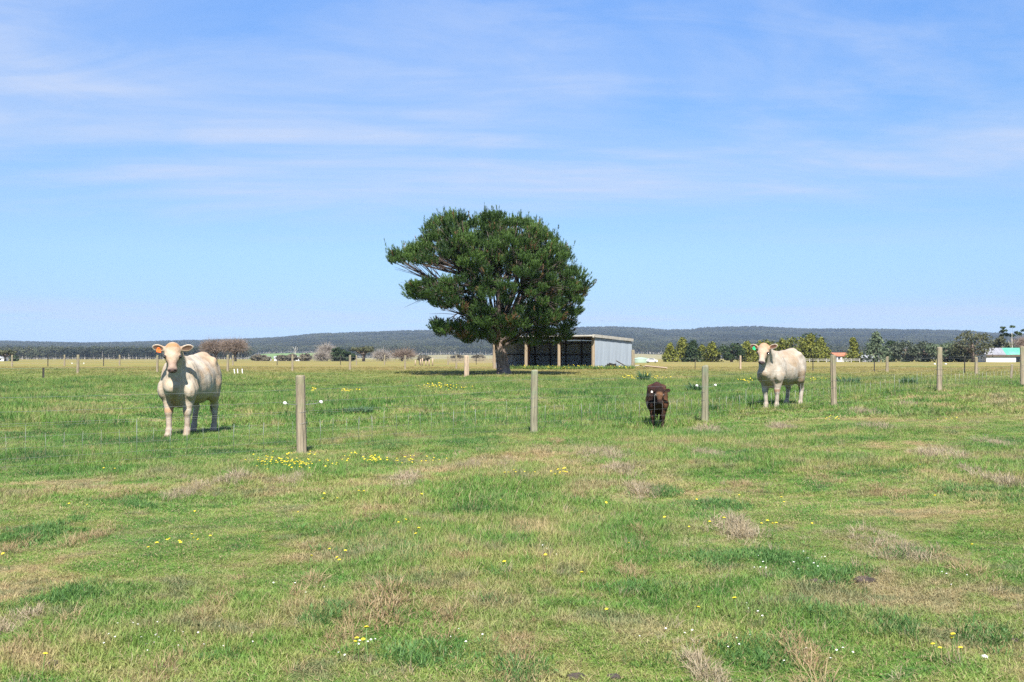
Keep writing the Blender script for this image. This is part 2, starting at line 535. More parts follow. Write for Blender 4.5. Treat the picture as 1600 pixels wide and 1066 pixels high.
# ------------------------------------------------------------------ scattering by geometry nodes
def protos(name, objs_meshes):
    c = bpy.data.collections.new(name)
    for i, me in enumerate(objs_meshes):
        o = bpy.data.objects.new('%s_%s' % (name, 'abcdefghijk'[i]), me); c.objects.link(o)
    return c


def scatter(name, P, kind, rot, scl, vary, coll, label, cat):
    me = bpy.data.meshes.new(name)
    n = len(P)
    me.vertices.add(n); me.vertices.foreach_set('co', np.asarray(P, np.float32).ravel())
    a = me.attributes.new('kind', 'INT', 'POINT'); a.data.foreach_set('value', np.asarray(kind, np.int32))
    a = me.attributes.new('rot', 'FLOAT_VECTOR', 'POINT'); a.data.foreach_set('vector', np.asarray(rot, np.float32).ravel())
    a = me.attributes.new('scl', 'FLOAT_VECTOR', 'POINT'); a.data.foreach_set('vector', np.asarray(scl, np.float32).ravel())
    a = me.attributes.new('vary', 'FLOAT', 'POINT'); a.data.foreach_set('value', np.asarray(vary, np.float32))
    o = link(name, me)
    tr = bpy.data.node_groups.new(name + '_scatter', 'GeometryNodeTree')
    tr.interface.new_socket('Geometry', in_out='INPUT', socket_type='NodeSocketGeometry')
    tr.interface.new_socket('Geometry', in_out='OUTPUT', socket_type='NodeSocketGeometry')
    gi, go = tr.nodes.new('NodeGroupInput'), tr.nodes.new('NodeGroupOutput')
    ci = tr.nodes.new('GeometryNodeCollectionInfo'); ci.inputs['Collection'].default_value = coll
    ci.inputs['Separate Children'].default_value = True; ci.inputs['Reset Children'].default_value = True
    ip = tr.nodes.new('GeometryNodeInstanceOnPoints'); ip.inputs['Pick Instance'].default_value = True
    L = tr.links

    def na(nm, typ):
        q = tr.nodes.new('GeometryNodeInputNamedAttribute'); q.data_type = typ; q.inputs['Name'].default_value = nm
        return q.outputs['Attribute']
    L.new(gi.outputs[0], ip.inputs['Points']); L.new(ci.outputs[0], ip.inputs['Instance'])
    L.new(na('kind', 'INT'), ip.inputs['Instance Index']); L.new(na('scl', 'FLOAT_VECTOR'), ip.inputs['Scale'])
    L.new(na('rot', 'FLOAT_VECTOR'), ip.inputs['Rotation'])
    L.new(ip.outputs[0], go.inputs[0])
    md = o.modifiers.new('scatter', 'NODES'); md.node_group = tr
    tag(o, label, cat, kind='stuff')
    return o


# far forest ---------------------------------------------------------------
def crown_tris(centres, radii, n_each, size, squash=0.8, seed=1, flat=0.0, up=0.2):
    """leaf-clump triangles spread through ellipsoid lobes; returns (n,3,3), (n,3)"""
    r = np.random.default_rng(seed); T = []; C = []
    for c, rad, n in zip(centres, radii, n_each):
        d = r.normal(size=(n, 3)); d /= np.linalg.norm(d, axis=1)[:, None]
        q = r.random(n) ** 0.35
        rad3 = np.array(rad) if np.ndim(rad) else np.array((rad, rad, rad * squash))
        p = np.array(c) + d * q[:, None] * rad3
        nrm = d * 0.8 + r.normal(size=(n, 3)) * 0.55 + np.array((0, 0, up)); nrm /= np.linalg.norm(nrm, axis=1)[:, None]
        a = np.cross(nrm, r.normal(size=(n, 3))); a /= np.linalg.norm(a, axis=1)[:, None]
        b = np.cross(nrm, a)
        s = size * (0.55 + 0.9 * r.random(n))[:, None]
        T.append(np.stack([p + a * s, p - a * s * 0.5 + b * s * 0.75, p - a * s * 0.45 - b * s * 0.8], 1))
        lobe = r.random()
        C.append(np.stack([np.clip(0.25 * lobe + 0.75 * r.random(n), 0, 1), r.random(n), np.zeros(n)], -1))
    return np.concatenate(T), np.concatenate(C)


def far_leaf():
    t = NT('eucalypt_forest')
    oi = t.new('ShaderNodeObjectInfo')
    sp = t.new('ShaderNodeSeparateColor'); t.l.new(t.attr(), sp.inputs[0])
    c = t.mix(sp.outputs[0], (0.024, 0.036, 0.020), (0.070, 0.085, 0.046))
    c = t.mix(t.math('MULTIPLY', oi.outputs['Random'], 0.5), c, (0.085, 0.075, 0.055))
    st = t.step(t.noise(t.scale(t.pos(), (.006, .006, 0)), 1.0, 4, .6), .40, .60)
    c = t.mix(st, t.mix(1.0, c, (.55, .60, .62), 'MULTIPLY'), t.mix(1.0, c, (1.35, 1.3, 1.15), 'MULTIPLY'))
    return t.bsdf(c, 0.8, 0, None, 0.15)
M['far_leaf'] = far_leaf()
M['pale_bark'] = simple_mat('pale_bark', (0.50, 0.46, 0.40), 0.85, 0.2, 2)
M['bark'] = simple_mat('grey_brown_bark', (0.17, 0.13, 0.10), 0.95, 0.35, 5, bump=0.6, bd=0.03)


def far_tree_proto(k):
    r = np.random.default_rng(50 + k)
    g = Geo(); cs = []; rs = []
    for i in range(6):
        a = r.random() * 6.28; q = 0.22 * r.random()
        cs.append((math.cos(a) * q, math.sin(a) * q, 0.50 + 0.36 * r.random())); rs.append(0.13 + 0.11 * r.random())
    cs.append((0, 0, .4)); rs.append((.24, .24, .2))
    T, C = crown_tris(cs, rs, [34] * 7, 0.045, 0.8, 60 + k)
    g.tris(T, C)
    me_f = g
    me_f.tube([(0, 0, 0), (0.02, 0.01, .35), (0.03, 0, .72)], [.020, .014, .006], 4, mi=1)
    return me_f.mesh('forest_tree', [M['far_leaf'], M['pale_bark']])


def build_forest():
    prot = protos('forest_tree', [far_tree_proto(k) for k in range(5)])
    n = 150000
    u = rng.uniform(-0.85, 0.85, n); D = np.sqrt(rng.uniform(900 ** 2, 3720 ** 2, n))
    keep = (D > forest_edge(u)) & (vnoise(u * D / 60, D / 60, 71) > 0.12)
    # thin far slopes a little less than the near edge
    u, D = u[keep], D[keep]
    edge = D < forest_edge(u) + 60
    x = u * D
    z = np.where(D > 1003, hill_z(u, D), 0.45)
    m = len(D)
    h = rng.uniform(8.5, 15, m) * np.where(edge, 0.85, 1)
    P = np.stack([x, D, z - 0.3], -1)
    scl = np.stack([h * rng.uniform(.9, 1.35, m), h * rng.uniform(.9, 1.35, m), h], -1)
    rot = np.stack([np.zeros(m), np.zeros(m), rng.uniform(0, 6.28, m)], -1)
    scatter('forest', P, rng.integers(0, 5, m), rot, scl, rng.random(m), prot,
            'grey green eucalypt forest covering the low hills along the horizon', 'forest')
    # extra belt of understorey in front on the left
    n = 5200
    u = rng.uniform(-0.95, -0.268, n); D = rng.uniform(880, 1000, n); x = u * D
    h = rng.uniform(4, 11.5, n)
    P = np.stack([x, D, 0.4 + 0 * x], -1)
    scatter('woodland_edge', P, rng.integers(0, 5, n), np.stack([0 * x, 0 * x, rng.uniform(0, 6.28, n)], -1),
            np.stack([h * 1.25, h * 1.25, h], -1), rng.random(n), prot,
            'dark belt of grey bushland with pale trunks along the left side of the plain', 'woodland')
build_forest()

# ------------------------------------------------------------------ haze
def build_haze():
    g = Geo(); g.box(0, 2200, 66, 12500, 9400, 138)      # from -3 m up to 135 m
    t = NT('haze_air')
    v = t.new('ShaderNodeVolumePrincipled')
    v.inputs['Color'].default_value = (0.50, 0.66, 0.95, 1)
    v.inputs['Density'].default_value = HAZE_DENSITY
    v.inputs['Anisotropy'].default_value = 0.0
    t.l.new(v.outputs[0], t.out.inputs['Volume'])
    tag(link('haze', g.mesh('haze', t.mat)), 'thin blue haze between the paddocks and the hills', 'haze', kind='stuff')
HAZE_DENSITY = 0.85e-4
build_haze()


# ------------------------------------------------------------------ grass
def tuft(n, length, width, spread, seed, lean=0.5, segs=2, flatleaf=False):
    r = np.random.default_rng(seed); g = Geo()
    for i in range(n):
        a = r.random() * 6.283; q = spread * math.sqrt(r.random())
        base = np.array((math.cos(a) * q, math.sin(a) * q, -0.01))
        d = r.random() * 6.283 if r.random() < 0.5 else a
        dirh = np.array((math.cos(d), math.sin(d), 0)); le = length * (0.45 + 0.75 * r.random())
        ln = lean * (0.2 + 1.1 * r.random()); w = width * (0.6 + 0.7 * r.random())
        side = np.cross(dirh, (0, 0, 1)) * w * 0.5
        tw = r.normal() * 0.6
        side = side * math.cos(tw) + dirh * w * 0.5 * math.sin(tw)
        pts = []
        for s in range(segs + 1):
            f = s / segs
            pts.append(base + dirh * le * ln * f ** 1.7 + np.array((0, 0, 1)) * le * f * math.sqrt(max(0.05, 1 - min(ln, .97) ** 2 * f)))
        V = []; F = []
        for s in range(segs):
            k = (1 - 0.35 * s / segs) if not flatleaf else (0.5 + s * 0.5)
            V += [pts[s] - side * k, pts[s] + side * k]
        V.append(pts[-1])
        for s in range(segs - 1): F.append((2 * s, 2 * s + 1, 2 * s + 3, 2 * s + 2))
        F.append((2 * segs - 2, 2 * segs - 1, 2 * segs))
        g.add(V, F, (r.random(), r.random(), 0))
    return g


def in_view(n, d0, d1, margin=0.62):
    D = np.sqrt(rng.uniform(d0 ** 2, d1 ** 2, n)); u = rng.uniform(-margin, margin, n)
    return u * D, D


def build_grass():
    pr = [tuft(30, .040, .0034, .075, 1, .8).mesh('g', M['blade']), tuft(28, .058, .0034, .07, 2, .8).mesh('g', M['blade']),
          tuft(26, .08, .0036, .06, 3, .75).mesh('g', M['blade']), tuft(18, .035, .009, .07, 4, .9, 2, True).mesh('g', M['blade']),
          tuft(22, .11, .0038, .06, 5, .7).mesh('g', M['blade'])]
    coll = protos('grass_tuft', pr)

    def lay(name, n, d0, d1, size, coll, label, cat='grass', margin=0.62):
        x, y = in_view(n, d0, d1, margin)
        patch = fbm(x * 0.35, y * 0.35, 41, 3); lush = fbm(x * 0.9, y * 0.9, 51, 2)
        hgt = 0.40 + 1.5 * np.clip((patch - 0.38) * 2.6, 0, 1) * (0.5 + lush)
        beh = (x + 3.17 - 1.216 * (y - 15.05)) < -0.3
        hgt = np.minimum(hgt, 1.25) * np.where(beh, .85, 0.66) * np.where(y > 48, .6, 1)
        hgt = hgt * (1 - .6 * np.clip((y + .25 * x - 45) / 35, 0, 1))
        kind = np.clip((patch - 0.30) * 7 + rng.normal(size=n) * 1.0, 0, 4).astype(int)
        kind = np.where((kind == 3) & (rng.random(n) < .5), 1, kind)
        z = ground_z(x, y)
        s = size * rng.uniform(.7, 1.35, n)
        rot = np.stack([rng.normal(size=n) * .12, rng.normal(size=n) * .12, rng.uniform(0, 6.28, n)], -1)
        scatter(name, np.stack([x, y, z], -1), kind, rot, np.stack([s, s, s * hgt], -1), np.clip(lush * 2.4 - 0.9 + rng.normal(size=n) * .15, 0, 1), coll, label, cat)
    lay('grass', 56000, 3.2, 9.0, 1.0, coll, 'short grazed pasture grass in the foreground, green mixed with dry blades', margin=.66)
    lay('grass', 75000, 9.0, 20.0, 1.35, coll, 'mid green pasture grass round the near post and wire fence')
    pr2 = [tuft(34, .10, .010, .14, 11, .6).mesh('g', M['blade']), tuft(34, .13, .010, .13, 12, .6).mesh('g', M['blade']),
           tuft(30, .17, .011, .12, 13, .6).mesh('g', M['blade']), tuft(26, .09, .022, .14, 14, .8, 2, True).mesh('g', M['blade']),
           tuft(30, .20, .011, .12, 15, .6).mesh('g', M['blade'])]
    coll2 = protos('grass_clump', pr2)
    lay('grass', 66000, 20, 48, 1.05, coll2, 'lush pasture grass behind the near fence', margin=.60)
    lay('grass', 60000, 48, 105, 1.4, coll2, 'rough pasture grass round the shed and the back fence', margin=.60)
build_grass()


def build_tussocks():
    # pale and rusty dead tussocks, where the photo shows them: px, py, width px, height px, kind
    spots = [(365, 742, 40, 26, 0), (632, 745, 46, 24, 0), (738, 722, 36, 16, 0), (790, 722, 30, 16, 0), (970, 728, 70, 20, 0), (1000, 760, 70, 20, 0), (1150, 818, 90, 30, 0),
             (1392, 850, 110, 24, 0), (1250, 1018, 110, 44, 1), (1105, 668, 70, 20, 0), (610, 925, 110, 50, 1), (548, 965, 50, 40, 1), (985, 888, 50, 14, 1),
             (1480, 706, 90, 20, 0), (1515, 732, 40, 16, 0), (1565, 745, 40, 30, 0), (1375, 665, 50, 16, 0), (1220, 664, 40, 16, 0), (950, 706, 90, 20, 0), (870, 686, 20, 14, 1),
             (290, 765, 70, 16, 0), (200, 768, 90, 18, 1), (340, 935, 50, 20, 1), (60, 990, 70, 30, 1), (140, 832, 70, 26, 1), (560, 805, 90, 24, 1), (1105, 1055, 36, 16, 0),
             (14, 970, 36, 26, 0), (1380, 765, 70, 18, 1), (1160, 755, 80, 16, 1), (1345, 640, 60, 16, 0), (1420, 630, 50, 14, 0), (900, 770, 60, 14, 1), (480, 915, 60, 24, 1),
             (820, 1010, 80, 26, 1), (1000, 835, 60, 20, 1), (250, 1050, 60, 16, 1), (700, 960, 80, 26, 1), (1500, 880, 70, 24, 1), (1290, 745, 60, 14, 1), (455, 748, 60, 12, 0),
             (640, 710, 60, 12, 1), (150, 700, 60, 10, 1), (1060, 690, 60, 12, 1), (1560, 690, 50, 12, 0), (1100, 705, 60, 12, 0), (60, 770, 70, 16, 1), (20, 850, 60, 26, 1)]
    pr = [tuft(30, .16, .0042, .06, 21, .75, 3).mesh('g', M['straw']), tuft(30, .12, .004, .08, 22, .9, 3).mesh('g', M['straw']),
          tuft(34, .10, .004, .09, 23, .8, 2).mesh('g', M['rust_straw']), tuft(30, .13, .004, .07, 24, .7, 3).mesh('g', M['rust_straw'])]
    coll = protos('dead_tussock', pr)
    P = []; K = []; S = []; Rt = []; Vv = []
    for px, py, w, h, kd in spots:
        p = hit(px, py + h * 0.4); D = p.y
        ww = w / FPX * D; hh = h / FPX * D
        n = int((34 if kd == 0 else 22) + ww * (66 if kd == 0 else 50))
        for i in range(n):
            x = p.x + rnd.gauss(0, ww * 0.30); y = p.y + rnd.gauss(0, min(0.5, 0.22 + ww * 0.18))
            e = math.exp(-((x - p.x) / (ww * .4)) ** 2)
            s = (0.40 + 0.65 * e) * rnd.uniform(.7, 1.2) * max(.7, min(1.3, hh / 0.17))
            P.append((x, y, gz(x, y) + 0.005)); K.append(kd * 2 + (i % 2)); S.append((s * 1.2, s * 1.2, s * rnd.uniform(.45, .9)))
            Rt.append((rnd.gauss(0, .25), rnd.gauss(0, .25), rnd.uniform(0, 6.28))); Vv.append(rnd.random())
    # single dead stalks scattered thinly
    n = 9000
    x, y = in_view(n, 3.5, 34); k = fbm(x * .5, y * .5, 91, 3) > 0.50
    x, y = x[k], y[k]; z = ground_z(x, y); m = len(x)
    P = np.vstack([np.array(P), np.stack([x, y, z], -1)]); K = np.concatenate([K, rng.integers(0, 4, m)])
    s = rng.uniform(.25, .7, m); S = np.vstack([np.array(S), np.stack([s, s, s], -1)])
    Rt = np.vstack([np.array(Rt), np.stack([rng.normal(size=m) * .25, rng.normal(size=m) * .25, rng.uniform(0, 6.28, m)], -1)]); Vv = np.concatenate([Vv, rng.random(m)])
    scatter('dead_grass', P, K, Rt, S, Vv, coll, 'pale straw and rusty dead grass tussocks scattered through the pasture', 'dead grass')
build_tussocks()


def build_lush():
    spots = [(800, 842, 100, 22), (640, 862, 110, 22), (735, 828, 120, 20), (1290, 902, 110, 20), (1540, 772, 120, 24), (420, 732, 90, 18), (1190, 872, 120, 20), (545, 838, 110, 22), (60, 835, 90, 24), (760, 912, 130, 22),
             (1010, 930, 110, 20), (110, 935, 120, 26), (500, 970, 90, 24), (1130, 790, 90, 14), (900, 815, 100, 14), (600, 700, 90, 10), (760, 690, 70, 10), (1270, 960, 90, 20), (1400, 980, 70, 24), (1550, 1000, 70, 20), (1180, 1020, 110, 24),
             (650, 1030, 120, 26), (330, 1040, 90, 22), (200, 790, 90, 12), (1440, 870, 70, 14), (1040, 770, 60, 10), (530, 610, 40, 6), (1380, 735, 90, 12), (830, 1050, 120, 24), (980, 1020, 90, 20), (1120, 880, 80, 16)]
    pr = [tuft(34, .060, .0034, .07, 31, .75, 3).mesh('g', M['lush']), tuft(30, .080, .0036, .06, 32, .8, 3).mesh('g', M['lush']), tuft(20, .045, .010, .07, 33, .9, 2, True).mesh('g', M['lush'])]
    coll = protos('lush_tuft', pr); P = []; K = []; S = []; Rt = []; Vv = []
    for px, py, w, h in spots:
        p = hit(px, py); D = p.y; ww = w / FPX * D; dp = min(1.2, h / FPX * D * D / 1.4)
        for i in range(int(30 + ww * dp * 620)):
            x = p.x + rnd.gauss(0, ww * .42) * rnd.uniform(.4, 1.2); y = p.y + rnd.gauss(0, dp * .45); s = rnd.uniform(.6, 1.25)
            if vnoise(np.array([x * 3.1]), np.array([y * 3.1]), 8)[0] < .42: continue
            P.append((x, y, gz(x, y))); K.append(rnd.randrange(3)); S.append((s * 1.1, s * 1.1, s * .85)); Rt.append((rnd.gauss(0, .15), rnd.gauss(0, .15), rnd.uniform(0, 6.28))); Vv.append(rnd.random())
    print('lush', len(P))
    scatter('lush_grass', P, K, Rt, S, Vv, coll, 'darker green tufts of fresh grass patched through the near pasture', 'lush grass')
build_lush()


# ------------------------------------------------------------------ cattle
def surface_net(F, org, h):
    """closed mesh of the zero level of the sampled field F (negative inside)"""
    ins = F < 0
    nx, ny, nz = F.shape
    c = ins[:-1, :-1, :-1].astype(np.int8) * 0
    for dx in (0, 1):
        for dy in (0, 1):
            for dz in (0, 1):
                c = c + ins[dx:nx - 1 + dx, dy:ny - 1 + dy, dz:nz - 1 + dz]
    act = (c > 0) & (c < 8)
    I, J, K = np.nonzero(act)
    idx = -np.ones(act.shape, int); idx[I, J, K] = np.arange(len(I))
    acc = np.zeros((len(I), 3)); cnt = np.zeros(len(I))
    cor = [(0, 0, 0), (1, 0, 0), (0, 1, 0), (1, 1, 0), (0, 0, 1), (1, 0, 1), (0, 1, 1), (1, 1, 1)]
    ed = [(0, 1), (2, 3), (4, 5), (6, 7), (0, 2), (1, 3), (4, 6), (5, 7), (0, 4), (1, 5), (2, 6), (3, 7)]
    for a, b in ed:
        A, B = cor[a], cor[b]
        fa = F[I + A[0], J + A[1], K + A[2]]; fb = F[I + B[0], J + B[1], K + B[2]]
        s = (fa < 0) != (fb < 0)
        t = np.where(s, fa / np.where(s, fa - fb, 1), 0)
        p = np.array(A)[None, :] + t[:, None] * (np.array(B) - np.array(A))[None, :]
        acc += np.where(s[:, None], p, 0); cnt += s
    V = (np.stack([I, J, K], -1) + acc / cnt[:, None]) * h + org
    Q = []
    for ax in range(3):
        e = [0, 0, 0]; e[ax] = 1
        sl0 = ins[:nx - e[0], :ny - e[1], :nz - e[2]]; sl1 = ins[e[0]:, e[1]:, e[2]:]
        for flip in (False, True):
            m = (sl0 & ~sl1) if not flip else (~sl0 & sl1)
            i, j, k = np.nonzero(m)
            o1, o2 = [(1, 2), (2, 0), (0, 1)][ax]
            ok = (np.stack([i, j, k])[o1] > 0) & (np.stack([i, j, k])[o2] > 0)
            b = np.stack([i, j, k], -1)[ok]
            lim = np.array(act.shape)
            b = b[(b < lim).all(1)]

            def cell(d1, d2):
                q = b.copy(); q[:, o1] -= d1; q[:, o2] -= d2
                return idx[q[:, 0], q[:, 1], q[:, 2]]
            f = np.stack([cell(1, 1), cell(0, 1), cell(0, 0), cell(1, 0)], -1)
            if flip: f = f[:, ::-1]
            Q.append(f)
    Q = np.concatenate(Q)
    return V, Q[(Q >= 0).all(1)]


class Field:
    def __init__(s, lo, hi, h):
        s.h = h; s.org = np.array(lo, float)
        n = [int((b - a) / h) + 1 for a, b in zip(lo, hi)]
        s.ax = [s.org[i] + np.arange(n[i]) * h for i in range(3)]
        s.F = np.full(n, 1.0, np.float32)

    def _win(s, lo, hi, m):
        sl = []
        for i in range(3):
            a = max(0, int((lo[i] - m - s.org[i]) / s.h)); b = min(len(s.ax[i]), int((hi[i] + m - s.org[i]) / s.h) + 2)
            sl.append(slice(a, max(b, a)))
        X, Y, Z = np.meshgrid(*[s.ax[i][sl[i]] for i in range(3)], indexing='ij')
        return tuple(sl), X, Y, Z

    def _put(s, sl, d, k, cut=False):
        f = s.F[sl]
        if cut: d = -d; hh = np.clip(0.5 + 0.5 * (f - d) / -k, 0, 1) if False else None
        if cut:
            hh = np.clip(0.5 - 0.5 * (d - f) / k, 0, 1)          # smooth max(f, d)
            s.F[sl] = (d * (1 - hh) + f * hh + k * hh * (1 - hh)).astype(np.float32)
            return
        hh = np.clip(0.5 + 0.5 * (f - d) / k, 0, 1)
        s.F[sl] = (f * (1 - hh) + d * hh - k * hh * (1 - hh)).astype(np.float32)

    def cap(s, a, b, ra, rb, k=0.05, cut=False):
        a = np.array(a, float); b = np.array(b, float)
        r = max(ra, rb)
        sl, X, Y, Z = s._win(np.minimum(a, b) - r, np.maximum(a, b) + r, k + 0.04)
        if X.size == 0: return s
        ab = b - a
        t = np.clip(((X - a[0]) * ab[0] + (Y - a[1]) * ab[1] + (Z - a[2]) * ab[2]) / (ab @ ab + 1e-9), 0, 1)
        d = np.sqrt((X - a[0] - t * ab[0]) ** 2 + (Y - a[1] - t * ab[1]) ** 2 + (Z - a[2] - t * ab[2]) ** 2) - (ra + (rb - ra) * t)
        s._put(sl, d, k, cut); return s

    def ell(s, c, r, k=0.05, rot=None, cut=False):
        c = np.array(c, float); r = np.array(r, float)
        sl, X, Y, Z = s._win(c - r.max(), c + r.max(), k + 0.05)
        if X.size == 0: return s
        P = np.stack([X - c[0], Y - c[1], Z - c[2]], -1)
        if rot is not None: P = P @ np.array(rot)            # columns of rot are the ellipsoid's axes
        k0 = np.linalg.norm(P / r, axis=-1); k1 = np.linalg.norm(P / (r * r), axis=-1) + 1e-6
        s._put(sl, k0 * (k0 - 1) / k1, k, cut); return s


def smooth01(v, a, b):
    t = np.clip((v - a) / (b - a), 0, 1); return t * t * (3 - 2 * t)


COATS = {
    'cream': dict(base=(.45, .40, .325), tan=(.39, .285, .185), leg=(.35, .285, .225), nose=(.13, .085, .078), ear=(.085, .048, .028), hoof=(.16, .12, .09), face=(.36, .25, .165), lid=(.06, .04, .032)),
    'white': dict(base=(.385, .345, .29), tan=(.315, .235, .155), leg=(.35, .305, .25), nose=(.12, .085, .09), ear=(.11, .05, .03), hoof=(.22, .16, .12), face=(.42, .30, .205), lid=(.07, .045, .035)),
    'brown': dict(base=(.026, .015, .012), tan=(.10, .048, .028), leg=(.035, .022, .018), nose=(.03, .025, .024), ear=(.03, .018, .014), hoof=(.02, .018, .016), face=(.16, .085, .045), lid=(.26, .20, .16)),
}


def cow(name, coat, head_c, head_yaw, head_pitch, scale=1.0, calf=False, h=0.0135, legs=None, seed=1, ear_up=0.15, belly=1.0):
    """local frame: nose towards -y, z up. head_c: poll position; head_yaw turns the face to +x; head_pitch: how steeply the face drops"""
    C = COATS[coat]
    f = Field((-.62, -1.45, -.02), (.62, 1.05, 1.80), h)
    th = 0.95 if calf else 0.98                                   # slimmer body
    lg = legs or [(0, 0), (0, 0), (0, 0), (0, 0)]                # small y / x shifts of the four hooves
    # trunk
    f.ell((0, -.38, .97), (.265 * th, .40, .365), .10).ell((0, .08, .95), (.355 * th * belly, .52, .375 * th), .12)
    f.ell((0, .50, 1.06), (.285 * th, .40, .335 * th), .12)
    f.ell((0, .12, .82 if not calf else .86), (.30 * th * belly, .46, .25 * th), .12)
    f.cap((0, -.42, 1.27), (0, .10, 1.265), .085, .09, .09).cap((0, .10, 1.265), (0, .58, 1.325), .09, .11, .09)
    f.cap((-.23 * th, .48, 1.275), (.23 * th, .48, 1.275), .062, .062, .06)
    f.cap((.16 * th, .52, 1.25), (.10, .84, 1.15), .08, .07, .09).cap((-.16 * th, .52, 1.25), (-.10, .84, 1.15), .08, .07, .09)
    f.ell((0, .76, 1.02), (.20 * th, .18, .26), .10)
    f.cap((0, -.74, .86), (0, -.40, .64), .135 * th, .15 * th, .10)              # brisket
    for sx, (i, j) in ((1, (0, 2)), (-1, (1, 3))):
        f.ell((sx * .195 * th, -.42, .98), (.10, .19, .30), .06)     # shoulder
        f.ell((sx * .235 * th, -.56, .80), (.075, .10, .15), .06)     # point of shoulder, upper arm
        fx, fy = lg[i]; x0 = sx * .165 * th
        f.cap((x0 + sx * .02, -.46, .80), (x0 + fx * .4, -.48 + fy * .4, .48), .135 * th, .072 * th, .06)
        f.ell((x0 + fx * .4, -.495 + fy * .4, .435), (.066, .070, .085), .03)
        f.cap((x0 + fx * .4, -.485 + fy * .4, .42), (x0 + fx, -.48 + fy, .15), .050, .044, .03)
        f.ell((x0 + fx, -.485 + fy, .13), (.055, .058, .055), .025)
        f.cap((x0 + fx, -.49 + fy, .12), (x0 + fx, -.51 + fy, .055), .048, .058, .02)
        f.ell((x0 + fx, -.52 + fy, .028), (.064, .078, .045), .015)
        # hind leg
        hx, hy = lg[j]; x1 = sx * .17 * th
        f.ell((sx * .185 * th, .58, .93), (.135 * th, .24, .33), .09)
        f.cap((sx * .20 * th, .50, .86), (sx * .19 * th, .52, .70), .15 * th, .115 * th, .08)
        f.cap((sx * .19 * th, .55, .72), (x1 + hx * .4, .73 + hy * .4, .49), .105 * th, .058, .07)
        f.ell((x1 + hx * .4, .755 + hy * .4, .475), (.048, .062, .07), .03)
        f.cap((x1 + hx * .4, .745 + hy * .4, .46), (x1 + hx, .70 + hy, .16), .050, .045, .03)
        f.ell((x1 + hx, .69 + hy, .135), (.055, .058, .055), .025)
        f.cap((x1 + hx, .685 + hy, .12), (x1 + hx, .66 + hy, .055), .048, .058, .02)
        f.ell((x1 + hx, .65 + hy, .028), (.064, .078, .045), .015)
    if not calf: f.ell((0, .46, .62), (.10, .12, .085), .06)     # udder
    # head frame
    hc = np.array(head_c, float)
    cy, sy = math.cos(head_yaw), math.sin(head_yaw); cp, sp_ = math.cos(head_pitch), math.sin(head_pitch)
    r_ = np.array((cy, sy, 0)); fw = np.array((sy, -cy, 0))      # lateral (cow's left), forward
    u_ = fw * cp + np.array((0, 0, -sp_)); n_ = fw * sp_ + np.array((0, 0, cp))
    hs = 1.02 if calf else 1.0
    HM = np.stack([r_, u_, n_], 1)

    def hp(x, u, n): return hc + hs * (x * r_ + u * .90 * u_ + n * n_)
    # neck
    f.cap((0, -.50, 1.12), tuple(hp(0, .02, -.10)), .165 * th, .112 * hs, .09)
    f.cap((0, -.62, .92), tuple(hp(0, .06, -.15)), .115 * th, .075 * hs, .08)
    f.cap((0, -.70, .80), (0, -.80, 1.05), .075, .05, .07)
    f.cap((0, -.42, 1.25), tuple(hp(0, -.01, -.05)), .09, .09 * hs, .09)
    # head
    E = lambda c, r, k, cut=False: f.ell(hp(*c), np.array(r) * hs, k, HM, cut)
    E((0, .045, -.055), (.125, .11, .10), .04); E((0, .145, -.045), (.122, .13, .085), .04)
    f.cap(hp(0, .16, -.045), hp(0, .385, -.03), .088 * hs, .060 * hs, .04)
    f.cap(hp(0, .12, -.13), hp(0, .38, -.085), .082 * hs, .046 * hs, .04)
    for sx in (1, -1):
        E((sx * .064, .14, -.10), (.052, .12, .085), .03)
        E((sx * .112, .175, -.012), (.026, .036, .022), .02)
    E((0, .425, -.045), (.078, .060, .060), .03); E((0, .405, -.10), (.052, .05, .032), .02)
    for sx in (1, -1):
        E((sx * .046, .474, -.018), (.020, .022, .014), .008, True)
        E((sx * .136, .200, -.020), (.014, .024, .016), .010, True)
    E((0, .478, -.085), (.07, .03, .008), .006, True)
    # ears
    for sx in (1, -1):
        b = hp(sx * .105, .015, -.055)
        upv = np.array((0, 0, 1.)); out = sx * r_
        ax = out * math.cos(ear_up) + upv * math.sin(ear_up); ax /= np.linalg.norm(ax)
        fr = fw * .92 + ax * 0.0; fr = fr - ax * (fr @ ax); fr /= np.linalg.norm(fr)
        vt = np.cross(ax, fr)
        B = np.stack([ax, vt, fr], 1)
        cen = b + ax * .115 * hs
        f.cap(b, b + ax * .06 * hs, .034 * hs, .032 * hs, .03)
        f.ell(cen, np.array((.106, .060, .026)) * hs, .02, B)
        f.ell(cen + fr * .022 * hs + ax * .008, np.array((.082, .040, .020)) * hs, .010, B, True)
        if sx < 0: tagpos = cen + fr * .024 * hs - vt * 0 + ax * -.005 + np.array((0, 0, -.030)); tagB = (ax, vt, fr)
    V, Q = surface_net(f.F, f.org, f.h)
    # two rounds of smoothing away the lattice
    nb = np.zeros((len(V), 3)); ct = np.zeros(len(V))
    for _ in range(1):
        nb[:] = 0; ct[:] = 0
        for a, b in ((0, 1), (1, 2), (2, 3), (3, 0)):
            np.add.at(nb, Q[:, a], V[Q[:, b]]); np.add.at(nb, Q[:, b], V[Q[:, a]]); np.add.at(ct, Q[:, a], 1); np.add.at(ct, Q[:, b], 1)
        V = V * .55 + nb / ct[:, None] * .45
    tor = smooth01(V[:, 2], .5, .75) * smooth01(V[:, 1], -.95, -.7) * (np.abs(V[:, 0]) > .05)
    V[:, 0] += np.sign(V[:, 0]) * tor * (fbm(V[:, 1] * 8 + V[:, 2] * 2.2, V[:, 2] * 2.4, seed + 40, 3) - .5) * .040
